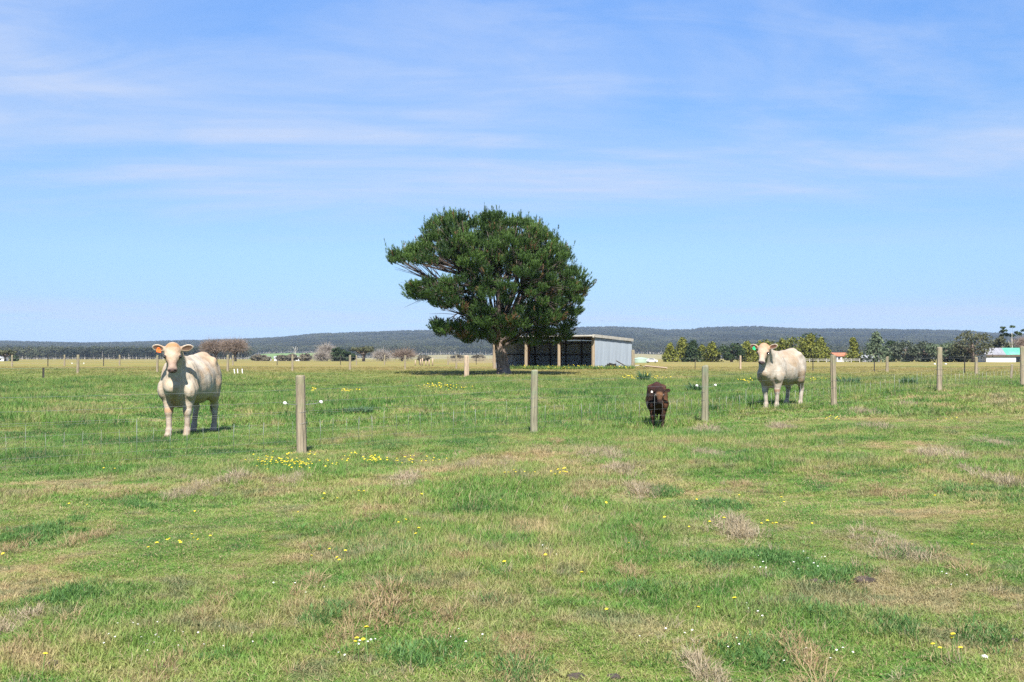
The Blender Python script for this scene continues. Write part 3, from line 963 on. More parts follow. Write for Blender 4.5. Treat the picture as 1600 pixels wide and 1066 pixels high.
    V[:, 0] += np.sign(V[:, 0]) * tor * smooth01(-V[:, 1], .25, .5) * .006 * np.sin(V[:, 1] * 70 + V[:, 2] * 14)
    # coat pigment set per vertex; the calf's flank also has sunlight painted in
    x, y, z = V.T
    rel = (V - hc) / hs; hr, hu, hn = rel @ r_, rel @ u_ / .90, rel @ n_
    n1 = fbm(x * 3 + y * 2.2 + 9 * seed, z * 3.4 + y, seed, 4); n2 = fbm(y * 9 + seed, z * 9 + x * 5, seed + 5, 3)
    K = lambda a, b, t: a * (1 - t[:, None]) + np.array(b)[None, :] * t[:, None]
    c = np.tile(np.array(C['base']), (len(V), 1))
    c = K(c, C['tan'], np.clip(smooth01(n1, .45, .68) * .75 + smooth01(n2, .5, .7) * .30, 0, 1))
    c = c * (0.82 + 0.34 * n2[:, None])
    if coat != 'brown':   # tan along the back and belly
        c = K(c, C['tan'], smooth01(z, 1.22, 1.36) * smooth01(n1, .35, .6) * .5 * smooth01(y, -.35, 0))
        c = K(c, C['tan'], smooth01(-z, -.74, -.62) * .45 * smooth01(z, .5, .6))
    else:
        c = K(c, C['tan'], smooth01(x, .06, .20) * .8 * smooth01(z, .45, .7)); c = K(c, (.05, .022, .018), smooth01(z, 1.18, 1.3) * .8)  # calf's +x side browner: sunlight painted into the coat; back slightly redder
    c = K(c, C['leg'], smooth01(-z, -.42, -.25)); c = K(c, C['hoof'], smooth01(-z, -.062, -.045))
    if coat == 'white':
        for sx in (1,): c = K(c, (.22, .12, .07), .8 * (smooth01(-np.abs(z - .45), -.055, -.015) * smooth01(-y, .46, .52) * (x > 0)))
    if coat == 'cream':
        c = K(c, (.40, .23, .12), (smooth01(-np.abs(z - .46), -.06, -.02) * smooth01(-y, .46, .53) * (x < 0)) * .8)
    hd = (hu > -.10) & (hu < .60) & (np.abs(hr) < .165) & (hn > -.24) & (hn < .09) & (y < -.5)
    hd = hd.astype(float)
    c = K(c, C['face'], hd * smooth01(hn, -.14, -.04) * smooth01(-hu, -.40, -.30) * (.55 + .4 * smooth01(n2, .4, .6)))
    if coat == 'brown': c = K(c, C['base'], hd * smooth01(-hu, -.16, -.06)); c = K(c, C['base'], hd * smooth01(np.abs(hr), .07, .10))
    if coat == 'cream': c = K(c, (.33, .18, .085), hd * smooth01(-np.abs(hu + .02), -.06, -.02) * smooth01(hn, -.02, .03)); c = K(c, (.29, .20, .155), hd * smooth01(hu, .24, .34) * .8)
    if coat == 'white': c = K(c, (.35, .20, .11), hd * smooth01(-hu, -.15, .0) * smooth01(n2, .35, .55) * .7)
    c = K(c, C['nose'], hd * smooth01(hu, .425, .445) * smooth01(hn, -.10, -.07)); c = K(c, (.03, .02, .02), hd * smooth01(hu, .452, .462) * smooth01(-np.abs(np.abs(hr) - .046), -.022, -.012) * smooth01(-np.abs(hn + .018), -.018, -.008))
    c = K(c, (.05, .035, .03), hd * smooth01(-np.abs(hn + .088), -.020, -.008) * smooth01(hu, .42, .44))
    for sx in (1, -1):
        dd = np.sqrt((hr - sx * .120) ** 2 + ((hu - .190) * .9) ** 2 + (hn + .012) ** 2)
        c = K(c, C['lid'], hd * smooth01(-dd, -.044, -.026))
    ear = (np.abs(hr) > .125) & (np.abs(hr) < .40) & (z > hc[2] - .16 * hs) & (y < -.6)
    for sx in (1, -1):
        b = hp(sx * .105, .015, -.055); ax = sx * r_ * math.cos(ear_up) + np.array((0, 0, math.sin(ear_up)))
        cen = b + ax * .123 * hs; fr = fw; vt = np.cross(ax, fr)
        d = V - cen; e = np.sqrt(((d @ ax) / (.088 * hs)) ** 2 + ((d @ vt) / (.044 * hs)) ** 2)
        c = K(c, C['ear'], ear * (hr * sx > 0) * smooth01(-e, -1.1, -.8) * smooth01(d @ fr, -.012, .000))
    V = V * scale
    g = Geo(); g.v = [V]; g.c = [np.clip(c, 0, 1)]; g.n = len(V); g.f = [tuple(q) for q in Q.tolist()]; g.m = [0] * len(g.f)
    parts = dict(eye=[hp(sx * .119, .190, -.010) * scale for sx in (1, -1)], tag=tagpos * scale, tagB=tagB, hs=hs * scale, fw=fw, r=r_, poll=hp(0, .03, .0) * scale,
                 hp=lambda *a: hp(*a) * scale)
    return g, parts


def hide_mat(name, rough, sheen):
    t = NT(name)
    o = t.obj(); n = t.noise(o, 38, 4, 0.7); n2 = t.noise(t.scale(o, (5, 5, 7)), 1.0, 5, 0.6); n3 = t.noise(t.scale(o, (60, 60, 14)), 1.0, 3, .6)
    c = t.attr()
    c = t.mix(t.math('MULTIPLY', t.step(n2, .38, .62), 0.5), c, t.mix(1.0, c, (0.72, 0.62, 0.52), 'MULTIPLY'))
    c = t.mix(t.math('MULTIPLY', t.step(n3, .46, .66), 0.32), c, t.mix(1.0, c, (0.62, 0.58, 0.55), 'MULTIPLY'))
    h = t.math('ADD', t.math('MULTIPLY', n, .4), t.math('ADD', t.math('MULTIPLY', n3, .3), t.math('MULTIPLY', n2, 1.1)))
    return t.bsdf(c, rough, 0, t.bump(h, .55, .022), sheen)
M['hide'] = hide_mat('cream_hide', 0.72, 0.25)
M['hide_dark'] = hide_mat('brown_hide', 0.85, 0.12)
M['eye'] = simple_mat('eye', (0.012, 0.010, 0.010), 0.12, 0.1, 10, spec=0.6, bump=0)


def ball(r, sx=1, sy=1, sz=1, n=10, c=(.5, .5, .5)):
    V = []; F = []
    for i in range(n // 2 + 1):
        a = math.pi * i / (n // 2)
        for k in range(n):
            b = 2 * math.pi * k / n
            V.append((r * sx * math.sin(a) * math.cos(b), r * sy * math.sin(a) * math.sin(b), r * sz * math.cos(a)))
    for i in range(n // 2):
        for k in range(n):
            F.append((i * n + k, i * n + (k + 1) % n, (i + 1) * n + (k + 1) % n, (i + 1) * n + k)[::-1])
    return np.array(V), F


def put_cow(name, label, cat, loc, yaw, g, p, hide, tagcol=None, tail=None, tagsize=1.0):
    root = empty(name, loc, yaw); tag(root, label, cat)
    body = link('body', g.mesh(name + '_body', M[hide], True), root)
    for e in p['eye']:
        V, F = ball(.025 * p['hs'], n=12)
        q = Geo().add(V, F); link('eye', q.mesh('eye', M['eye'], True), root, tuple(e))
    if tagcol:
        ax, vt, fr = p['tagB']; s = .036 * p['hs'] * tagsize
        O = p['tag'] + fr * .012
        down = np.array((0, 0, -1.))
        side = ax / np.linalg.norm(ax)
        pts = [(-.35, -1.1), (.35, -1.1), (1, .0), (1, 1.1), (-1, 1.1), (-1, 0)]
        V = []
        for dz in (0, .006):
            for a, b in pts: V.append(O + side * a * s + down * b * s + fr * dz)
        F = [(0, 1, 2, 3, 4, 5), (11, 10, 9, 8, 7, 6)] + [(i, (i + 1) % 6, 6 + (i + 1) % 6, 6 + i) for i in range(6)]
        m = simple_mat('ear_tag', tagcol, .45, .05, 10, bump=0)
        link('ear_tag', Geo().add(V, F).mesh('ear_tag', m), root)
        V, F = ball(.012 * p['hs'], sz=1)
        link('tag_stud', Geo().add(V + (O + fr * .008 - down * s * .8), F).mesh('tag_stud', m, True), root)
    if tail:
        sc = tail; pts = [(0, .90, 1.20), (0, .99, 1.10), (.02, 1.0, .90), (.03, .97, .70), (.03, .95, .56)]
        q = Geo().tube(np.array(pts) * sc, np.array([.045, .032, .024, .02, .018]) * sc, 8, COATS[tailcoat(hide, name)]['base'])
        t = link('tail', q.mesh('tail', M[hide], True), root)
        q = Geo()
        for i in range(60):
            a = rnd.random() * 6.28; r0 = .02 * rnd.random(); e = .05 * rnd.random()
            b = np.array((.03 + r0 * math.cos(a), .95 + r0 * math.sin(a), .58)); d = np.array((e * math.cos(a), e * math.sin(a), -.20 - .12 * rnd.random()))
            q.add(np.array([b + (-.006, 0, 0), b + (.006, 0, 0), b + d]) * sc, [(0, 1, 2)], np.array(COATS[tailcoat(hide, name)]['tan']) * .8)
        link('tail_switch', q.mesh('tail_switch', M[hide]), t)
    return root


def tailcoat(hide, name): return 'brown' if 'dark' in hide else ('cream' if name == 'cow' else 'white')


def build_cattle():
    g, p = cow('cow', 'cream', (.115, -1.00, 1.50), R(22), R(62), 1.065, legs=[(-.01, .0), (.02, -.04), (-.02, .05), (0, -.08)], seed=3, belly=1.02, ear_up=0.22)
    put_cow('cow', 'cream cow with an orange ear tag facing the camera on the left', 'cow', tuple(at(297, 18.15, -.015)), R(-4), g, p, 'hide', (.90, .16, .03), 1.065)
    g, p = cow('cow', 'white', (.10, -1.04, 1.46), R(14), R(60), 1.035, legs=[(-.01, -.03), (.02, .02), (-.02, .0), (0, -.08)], seed=8, ear_up=0.30, belly=.98)
    put_cow('cow', 'off-white cow with a green ear tag standing on the right', 'cow', tuple(at(1220, 24.2, -.015)), R(-42), g, p, 'hide', (.03, .55, .22), 1.035)
    g, p = cow('calf', 'brown', (.02, -.98, 1.24), R(0), R(60), .70, calf=True, seed=5, belly=.85, ear_up=0.12, legs=[(-.02, .04), (.02, 0), (-.04, 0), (.03, .05)])
    put_cow('calf', 'dark brown calf with lowered head behind the wire fence', 'calf', tuple(at(1027, 20.95, -.01)), R(-6), g, p, 'hide_dark', (.82, .76, .70), .66, 0.7)
build_cattle()


# ------------------------------------------------------------------ posts and fences
def post_mesh(h, r, mat, seed, square=False, tilt=(0, 0)):
    q = np.random.default_rng(seed); g = Geo()
    n = 14; Z = [-.25, 0, .25 * h, .5 * h, .75 * h, h - .012, h]
    pts = [(tilt[0] * z + q.normal() * .002, tilt[1] * z + q.normal() * .002, z) for z in Z]
    rr = [r * (1.06 - .08 * max(z, 0) / h) for z in Z]; rr[-1] *= .88
    g.tube(pts, rr, n)
    V = g.v[0]
    # flattened, checked and slightly uneven round timber
    a = np.arctan2(V[:, 1], V[:, 0]); k = 1 + .05 * np.sin(a * 2 + seed) + .03 * np.sin(a * 5 + seed * 2)
    cz = np.repeat(np.array(pts), n, axis=0)
    V[:, :2] = cz[:, :2] + (V[:, :2] - cz[:, :2]) * k[:, None]
    crack = np.abs(((a + 1.6 + seed * .7) % 6.283) - 3.14) < 0.24
    V[crack, :2] = cz[crack, :2] + (V[crack, :2] - cz[crack, :2]) * .80
    V[-n:, 2] += q.normal(size=n) * .004
    return g.mesh('post', mat)


def insulator_set(post, base, along, height, reach=.30, rad=.022):
    """bent wire outriggers either side of the post with a white ring insulator on each end"""
    for s in (1, -1):
        d = along * s; f = Vector((-along.y, along.x, 0)) * -0.04
        p0 = Vector((0, 0, height - .045)) + d * .05; p1 = p0 + d * reach * .55 + f + Vector((0, 0, .012)); p2 = Vector((0, 0, height - .01)) + d * reach + f
        b = link('outrigger', Geo().tube([p0 - d * .03, p0, p1, p2], .0045, 5).mesh('outrigger', M['wire'], True), post)
        g = Geo()
        prof = [(.4, -.7), (1, -.7), (1, -.3), (.62, -.1), (.62, .1), (1, .3), (1, .7), (.4, .7)]
        n = 12; V = []; F = []
        side = Vector((-d.y, d.x, 0))
        for r_, z_ in prof:
            for k in range(n):
                a = 2 * math.pi * k / n
                V.append(p2 + side * (z_ * rad) + (d * math.cos(a) + Vector((0, 0, 1)) * math.sin(a)) * rad * r_)
        m = len(prof)
        for i in range(m):
            for k in range(n):
                F.append((i * n + k, i * n + (k + 1) % n, ((i + 1) % m) * n + (k + 1) % n, ((i + 1) % m) * n + k))
        link('insulator', g.add(V, F).mesh('insulator', M['white_plastic'], True), post)


def strand(pts, r, name='wire', parent=None, sag=.012, mat='wire'):
    P = []
    for a, b in zip(pts[:-1], pts[1:]):
        for k in range(8):
            f = k / 8; P.append(a.lerp(b, f) - Vector((0, 0, sag * 4 * f * (1 - f))))
    P.append(pts[-1])
    return link(name, Geo().tube(P, r, 4).mesh(name, M[mat], True), parent)


def build_near_fence():
    root = empty('wire_fence', (0, 0, 0)); tag(root, 'near wire mesh fence with weathered round timber posts running away to the right', 'fence')
    al = Vector((1.216, 1, 0)).normalized()
    line = lambda u: 21.47 / (1.216 - u)
    posts = []
    D0 = 15.05 - 3.1 * 1
    spec = [(None, 1.2, .068, 'post', 11.95), (None, 1.2, .068, 'post', 8.85), (472, 1.185, .073, 'post', None), (834, 1.13, .066, 'post_green', None), (1101, 1.185, .073, 'post_green', None),
            (1303, 1.255, .068, 'post', None), (1467, 1.235, .070, 'post', None), (1598, 1.20, .068, 'post', None), (None, 1.2, .068, 'post', 34.2), (None, 1.2, .068, 'post', 37.8)]
    spec = [spec[1], spec[0]] + spec[2:]
    for i, (px, h, r, m, D) in enumerate(spec):
        if px is not None: D = line((px - 800) / FPX); x = (px - 800) / FPX * D
        else: x = -3.17 + 1.216 * (D - 15.05)
        z = gz(x, D)
        o = link('fence_post', post_mesh(h, r, M[m], i + 1, tilt=(.022 * math.sin(i * 2.3), .015 * math.cos(i))), root, (x, D, z))
        posts.append(Vector((x, D, z)))
        for hh in (.64, .47):
            ring = [Vector((math.cos(a) * (r * 1.06), math.sin(a) * (r * 1.06), hh + .012 * math.sin(a * 2 + i))) for a in [k * .3927 for k in range(17)]]
            link('wire_tie', Geo().tube(ring + [ring[-1] + Vector((.02, -.02, -.05))], .0022, 4).mesh('wire_tie', M['wire'], True), o)
        if px in (472, 1101, 1467): insulator_set(o, None, al, .79)
    f = Vector((al.y, -al.x, 0)) * -0.072     # wires on the paddock side
    for h, r in ((.97, .0016), (.79, .0017), (.64, .0015), (.61, .0011), (.47, .0012), (.33, .0010), (.20, .0012), (.10, .0010)):
        strand([p + Vector((0, 0, h)) + f for p in posts], r, 'wire', root)
    g = Geo(); tot = 0; up = Vector((0, 0, 1))
    for a, b in zip(posts[:-1], posts[1:]):
        L = (b - a).length; n = int(L / .225)
        for k in range(n):
            q = a.lerp(b, (k + .5) / n) + f; j = rnd.uniform(-.01, .01)
            g.tube([q + up * .08, q + up * .30 + Vector((j, 0, 0)), q + up * (.50 if rnd.random() < .75 else .62)], .0015 + .0014 * (rnd.random() < .35), 4)
    t = link('mesh_stays', g.mesh('mesh_stays', M['wire'], True), root); tag(t, kind='stuff')
build_near_fence()


def picket_mesh(h):
    g = Geo()
    for a in (0, 2.1, 4.2):
        g.box(.018, 0, h / 2, .036, .006, h + .3, Matrix.Rotation(a, 4, 'Z') @ Matrix.Translation((0, 0, -.15)))
    return g.mesh('steel_picket', M['picket'])


def build_back_fence():
    root = empty('wire_fence', (0, 0, 0)); tag(root, 'low back fence of grey posts and dark steel pickets across the left paddock', 'fence')
    P = []; pk = picket_mesh(1.1)
    for i, (px, D, h, r) in enumerate([(-230, 58, 1.2, .08), (-60, 60, 1.2, .08), (122, 62, 1.2, .085), (246, 66, 1.15, .075), (356, 70, 1.2, .08), (457, 75, 1.25, .07), (547, 80, 1.2, .09), (633, 84, 1.2, .07), (713, 88, 1.2, .08)]):
        p = at(px, D); P.append(p)
        o = link('fence_post', post_mesh(h, r, M['post'], 40 + i), root, p)
        if px == 122: insulator_set(o, None, Vector((1, .3, 0)).normalized(), .68, .34, .035)
    for h in (1.0, .7, .4): strand([p + Vector((0, 0, h)) for p in P], .004, 'wire', root)
    root2 = empty('wire_fence', (0, 0, 0)); tag(root2, 'far fence of thin dark pickets at the edge of the yellow paddock on the left', 'fence')
    Q = []
    for i, (px, D, wood) in enumerate([(-120, 108, 0), (19, 108, 1), (75, 110, 0), (101, 112, 1), (162, 114, 0), (187, 116, 1), (322, 118, 1), (364, 120, 1), (433, 124, 0), (532, 128, 0), (557, 128, 1), (601, 130, 1), (655, 132, 0), (700, 134, 1), (744, 136, 0)]):
        p = at(px, D); Q.append(p)
        if wood: link('fence_post', post_mesh(1.25, .09, M['post'], 70 + i), root2, p)
        else: o = link('steel_picket', pk, root2, p); o.scale = (1.5, 1.5, 1.15)
    for h in (1.0, .6): strand([p + Vector((0, 0, h)) for p in Q], .006, 'wire', root2)
    root3 = empty('wire_fence', (0, 0, 0)); tag(root3, 'fence of grey posts and thin pickets in front of the yellow paddock on the right', 'fence')
    Q = []
    for i, (px, D, k, h) in enumerate([(989, 83, 1, 1.55), (1086, 84, 0, 1.0), (1157, 82, 1, 1.15), (1270, 72, 0, 1.0), (1366, 64, 0, .9), (1386, 62, 1, .98), (1507, 58, 0, 1.0), (1525, 57, 1, .98), (1690, 54, 1, 1.1), (1860, 51, 1, 1.1)]):
        p = at(px, D); Q.append(p)
        if k: link('fence_post', post_mesh(h, .085 if px != 989 else .13, M['post_pale' if px == 1157 else 'post'], 90 + i), root3, p)
        else: o = link('steel_picket', pk, root3, p); o.scale = (1, 1, h / 1.1)
    for h in (.9, .6): strand([p + Vector((0, 0, h)) for p in Q], .003, 'wire', root3)
    # lone posts
    tag(link('strainer_post', post_mesh(1.22, .135, M['post_pale'], 120), None, at(729, 57.5)), 'thick pale timber post standing in front of the shade of the big pine', 'post')
    o = tag(link('steel_picket', pk, None, at(68, 52)), 'short rusty steel picket alone in the grass at far left', 'picket'); o.scale = (1.6, 1.6, .50)
    o = tag(link('timber_stake', post_mesh(.75, .05, M['post'], 121), None, at(1579, 44)), 'short split stake leaning in the grass beside the last right post', 'stake'); o.rotation_euler = (0, R(5), 0)
    for i, px in enumerate((367, 372, 379)):
        g = Geo().box(0, 0, .12, .045, .02, .34); g.box(0, 0, .30, .03, .015, .04)
        o = tag(link('white_peg', g.mesh('white_peg', M['white_plastic']), None, at(px, 60 + i * .3)), ['leftmost of three short white pegs in the grass behind the left cow', 'middle one of three short white pegs in the grass behind the left cow', 'rightmost of three short white pegs in the grass behind the left cow'][i], 'peg', 'white pegs behind the left cow')
        o.rotation_euler = (0, R(-8 + i * 2), 0)
build_back_fence()


# ------------------------------------------------------------------ the hay shed
M['iron'] = simple_mat('galvanised_iron', (0.235, 0.27, 0.31), 0.5, 0.22, 1.6, 0.10, 0.1, stretch=(1, 1, .35), col2=(0.165, 0.19, 0.22))
M['iron_bounce'] = simple_mat('bounce_lit_iron', (0.50, 0.54, 0.60), 0.5, 0.25, 1.2, 0.1, 0.1)
M['roof_iron'] = simple_mat('roof_iron', (0.50, 0.50, 0.49), 0.45, 0.2, 1.2, 0.3, 0.1)
M['cream_trim'] = simple_mat('cream_trim', (0.46, 0.43, 0.37), 0.6, 0.25, 2)
M['dark_timber'] = simple_mat('dark_timber', (0.14, 0.10, 0.075), 0.9, 0.3, 6)
M['dirt'] = simple_mat('bare_dirt', (0.22, 0.17, 0.12), 0.95, 0.3, 2)


def sheet_iron(name, a, b, rust):
    t = NT(name); o = t.obj(); tc = t.new('ShaderNodeSeparateColor'); t.l.new(t.attr(), tc.inputs[0])
    st = t.noise(t.scale(o, (6, 6, .5)), 1.0, 5, .6); bl = t.noise(o, 1.1, 4)
    c = t.mix(tc.outputs[0], a, b)
    c = t.mix(t.math('MULTIPLY', t.step(st, .45, .65), .45), c, t.mix(1.0, c, (.70, .72, .75), 'MULTIPLY'))
    z = t.new('ShaderNodeSeparateXYZ'); t.l.new(o, z.inputs[0])
    low_ = t.math('SUBTRACT', 1.0, t.step(t.math('ADD', z.outputs[2], t.math('MULTIPLY', bl, .6)), .25, .75))
    c = t.mix(t.math('MULTIPLY', low_, .5), c, rust)
    return t.bsdf(c, .5, .1, t.bump(st, .15, .01), .35)
M['iron'] = sheet_iron('galvanised_sheet', (0.235, 0.27, 0.305), (0.262, 0.30, 0.338), (0.20, 0.15, 0.11))
M['iron_bounce'] = sheet_iron('bounce_lit_sheet', (0.40, 0.44, 0.49), (0.52, 0.56, 0.60), (0.26, 0.18, 0.13))  # paler than the side wall: light bounced off the ground, put into the colour


def corr_sheet(w, h0, h1, mat, pitch=.076, amp=.014, seed=0):
    """corrugated sheet in the x-z plane, h0 high at x=0 and h1 at x=w"""
    n = int(w / pitch * 4); g = Geo(); V = []; F = []
    for i in range(n + 1):
        x = w * i / n; y = amp * math.sin(2 * math.pi * x / pitch)
        V += [(x, y, 0), (x, y, h0 + (h1 - h0) * x / w)]
    for i in range(n): F.append((2 * i, 2 * i + 2, 2 * i + 3, 2 * i + 1))
    k = .55 + .4 * math.sin(seed * 3.7)
    return g.add(V, F, (k, k, k)).mesh('iron_sheet', mat)


def build_shed():
    C0 = Vector((128 / FPX * 81, 81, 0)); zb = .50; H0, H1 = 2.80, 2.58
    sd = Vector((.505, .863, 0)).normalized(); fd = Vector((-.863, .505, 0)).normalized()
    W, Dp = 9.67, 7.53
    root = empty('hay_shed', (C0.x, C0.y, zb), math.atan2(sd.y, sd.x))
    tag(root, 'open-fronted corrugated iron hay shed behind the big pine', 'shed')
    # local frame: +x runs back along the side wall, +y runs left along the open front
    def sheet_row(w, dy, rot, h0, h1, mat, ori):
        n = round(w / .762); sw = w / n
        for i in range(n):
            a, b = h0 + (h1 - h0) * i / n, h0 + (h1 - h0) * (i + 1) / n
            o = link('iron_sheet', corr_sheet(sw + .02, a, b, mat, seed=i), root)
            o.location = ori(i * sw, (i % 2) * .008); o.rotation_euler = (0, 0, rot)
    sheet_row(Dp, 0, 0, H0 - .22, H1 - .22, M['iron'], lambda s, e: (s + .08, -.02 - e, .0))
    sheet_row(Dp, 0, 0, H0 - .22, H1 - .22, M['iron_bounce'], lambda s, e: (s + .08, W + .02 + e, .0))
    sheet_row(W, 0, R(90), H1 - .1, H1 - .1, M['iron_bounce'], lambda s, e: (Dp + .06 + e, s, .0))
    # roof sheets running front to back
    sl = math.atan2(H1 - H0, Dp); n = 13; sw = (W + .2) / n
    for i in range(n):
        L = Dp + .55; g = Geo(); V = []; F = []; m = int(sw / .076 * 3)
        for k in range(m + 1):
            y = sw * k / m * 1.02; z = .011 * math.sin(2 * math.pi * y / .076) + (i % 2) * .006
            V += [(0, y, z), (L, y, z)]
        for k in range(m): F.append((2 * k, 2 * k + 1, 2 * k + 3, 2 * k + 2))
        o = link('roof_sheet', g.add(V, F).mesh('roof_sheet', M['roof_iron']), root)
        o.location = (-.35, -.10 + i * sw, H0 + .02); o.rotation_euler = (0, -sl, 0)
    # front beam, gutter, barge boards
    link('front_beam', Geo().box(.02, W / 2, H0 - .14, .10, W, .20).mesh('front_beam', M['dark_timber']), root)
    link('gutter', Geo().box(-.40, W / 2, H0 - .05, .12, W + .5, .11).mesh('gutter', M['cream_trim']), root)
    g = Geo(); g.box(0, 0, 0, Dp + .55, .035, .24); o = link('barge_board', g.mesh('barge_board', M['cream_trim']), root); o.location = (Dp / 2 - .08, -.13, (H0 + H1) / 2 - .06); o.rotation_euler = (0, -sl, 0)
    o = link('barge_board', g.mesh('barge_board', M['cream_trim']), root); o.location = (Dp / 2 - .08, W + .14, (H0 + H1) / 2 - .06); o.rotation_euler = (0, -sl, 0)
    link('corner_cap', Geo().box(-.42, -.17, H0 - .07, .16, .10, .26).mesh('corner_cap', M['cream_trim']), root)
    for i in range(4):
        o = link('pole', post_mesh(H0 - .24, .135, M['pole'], 200 + i), root, (.12, .12 + i * (W - .24) / 3, 0))
    for i in range(3):
        y = .12 + (i + .5) * (W - .24) / 3
        link('inner_pole', post_mesh(H0 - .3, .09, M['rusty_pole'], 210 + i), root, (Dp * .45, y, 0))
    for i in range(7): link('wall_stud', Geo().box(Dp - .06, .05 + i * (W - .1) / 6, H1 / 2, .09, .09, H1 - .1).mesh('wall_stud', M['dark_timber']), root)
    for z in (1.25, H1 - .3): link('girt', Geo().box(Dp - .14, W / 2, z, .07, W - .1, .12).mesh('girt', M['dark_timber']), root)
    for y in (.06, W - .06): link('girt', Geo().box(Dp / 2, y, 1.25, Dp - .4, .06, .10).mesh('girt', M['dark_timber']), root)
    for i in range(4): link('rafter', Geo().box(Dp / 2, .12 + i * (W - .24) / 3, (H0 + H1) / 2 - .11, Dp - .1, .07, .15).mesh('rafter', M['dark_timber']), root)
    link('dirt_floor', Geo().box(Dp / 2, W / 2, -.02, Dp, W, .10).mesh('dirt_floor', M['dirt']), root)
    # scrap against and beside the side wall
    p = at(955, 80.6)
    g = Geo()
    for k in range(3): g.box(.0, .05 * k, .22 + .02 * k, .9 - .15 * k, .03, .40, Matrix.Rotation(R(12 * k - 9), 4, 'Y') @ Matrix.Rotation(R(18), 4, 'X'))
    tag(link('scrap_pile', g.mesh('scrap_pile', M['picket']), None, p), 'dark scrap leaning low against the iron side wall of the shed', 'scrap')
    a, b = at(963, 82.2, .65), at(983, 83.8, .05)
    tag(link('timber_plank', Geo().tube([a, a.lerp(b, .5), b], .045, 4).mesh('plank', M['dark_timber']), None), 'dark plank leaning against the shed side wall', 'plank')
    # pale crumpled roofing sheet lying on the ground, and a long board
    p = at(1000, 82); g = Geo(); V = []; F = []
    for i in range(9):
        for j in range(5):
            V.append(((i - 4) * .13, (j - 2) * .28, .12 + .16 * math.exp(-((i - 3) / 2.5) ** 2) + .03 * math.sin(i * 2 + j)))
    for i in range(8):
        for j in range(4): F.append((i * 5 + j, i * 5 + j + 1, i * 5 + j + 6, i * 5 + j + 5))
    tag(link('roofing_sheet', g.add(V, F).mesh('roofing_sheet', M['cream_trim']), None, p), 'crumpled pale sheet lying on the grass beside the shed post', 'sheet')
    a, b = at(1008, 82.5, .22), at(1042, 79.5, .10)
    tag(link('timber_board', Geo().tube([a, a.lerp(b, .5), b], .065, 4).mesh('board', M['post_pale']), None), 'long grey board lying on the grass to the right of the shed', 'board')
build_shed()


# ------------------------------------------------------------------ the big pine
def inside_poly(px, py, poly):
    r = np.zeros(len(px), bool); n = len(poly)
    for i in range(n):
        x1, y1 = poly[i]; x2, y2 = poly[(i + 1) % n]
        c = ((y1 > py) != (y2 > py)) & (px < (x2 - x1) * (py - y1) / ((y2 - y1) or 1e-9) + x1)
        r ^= c
    return r


def sprig_cloud(bases, dirs, length, needles, nl, nw, tintv, r):
    """bottle-brush sprigs: short needles along a stem; returns triangles and colours"""
    n = len(bases); t = r.random((n, needles)) ** .8
    D = dirs[:, None, :]
    rv = r.normal(size=(n, needles, 3)); rv -= (rv * D).sum(-1, keepdims=True) * D; rv /= np.linalg.norm(rv, axis=-1, keepdims=True)
    root = bases[:, None, :] + D * (length[:, None] * t)[..., None]
    nd = D * .75 + rv * (.75 - .35 * t)[..., None]; nd /= np.linalg.norm(nd, axis=-1, keepdims=True)
    sd = np.cross(nd, r.normal(size=nd.shape)); sd /= np.linalg.norm(sd, axis=-1, keepdims=True)
    L = nl * (.7 + .6 * r.random((n, needles)))[..., None]
    T = np.stack([root - sd * nw * .5, root + sd * nw * .5, root + nd * L], 2).reshape(-1, 3, 3)
    C = np.stack([np.clip(tintv[:, None, 0] + r.normal(size=(n, needles)) * .15, 0, 1), np.repeat(tintv[:, 1:2], needles, 1), np.zeros((n, needles))], -1).reshape(-1, 3)
    return T, C


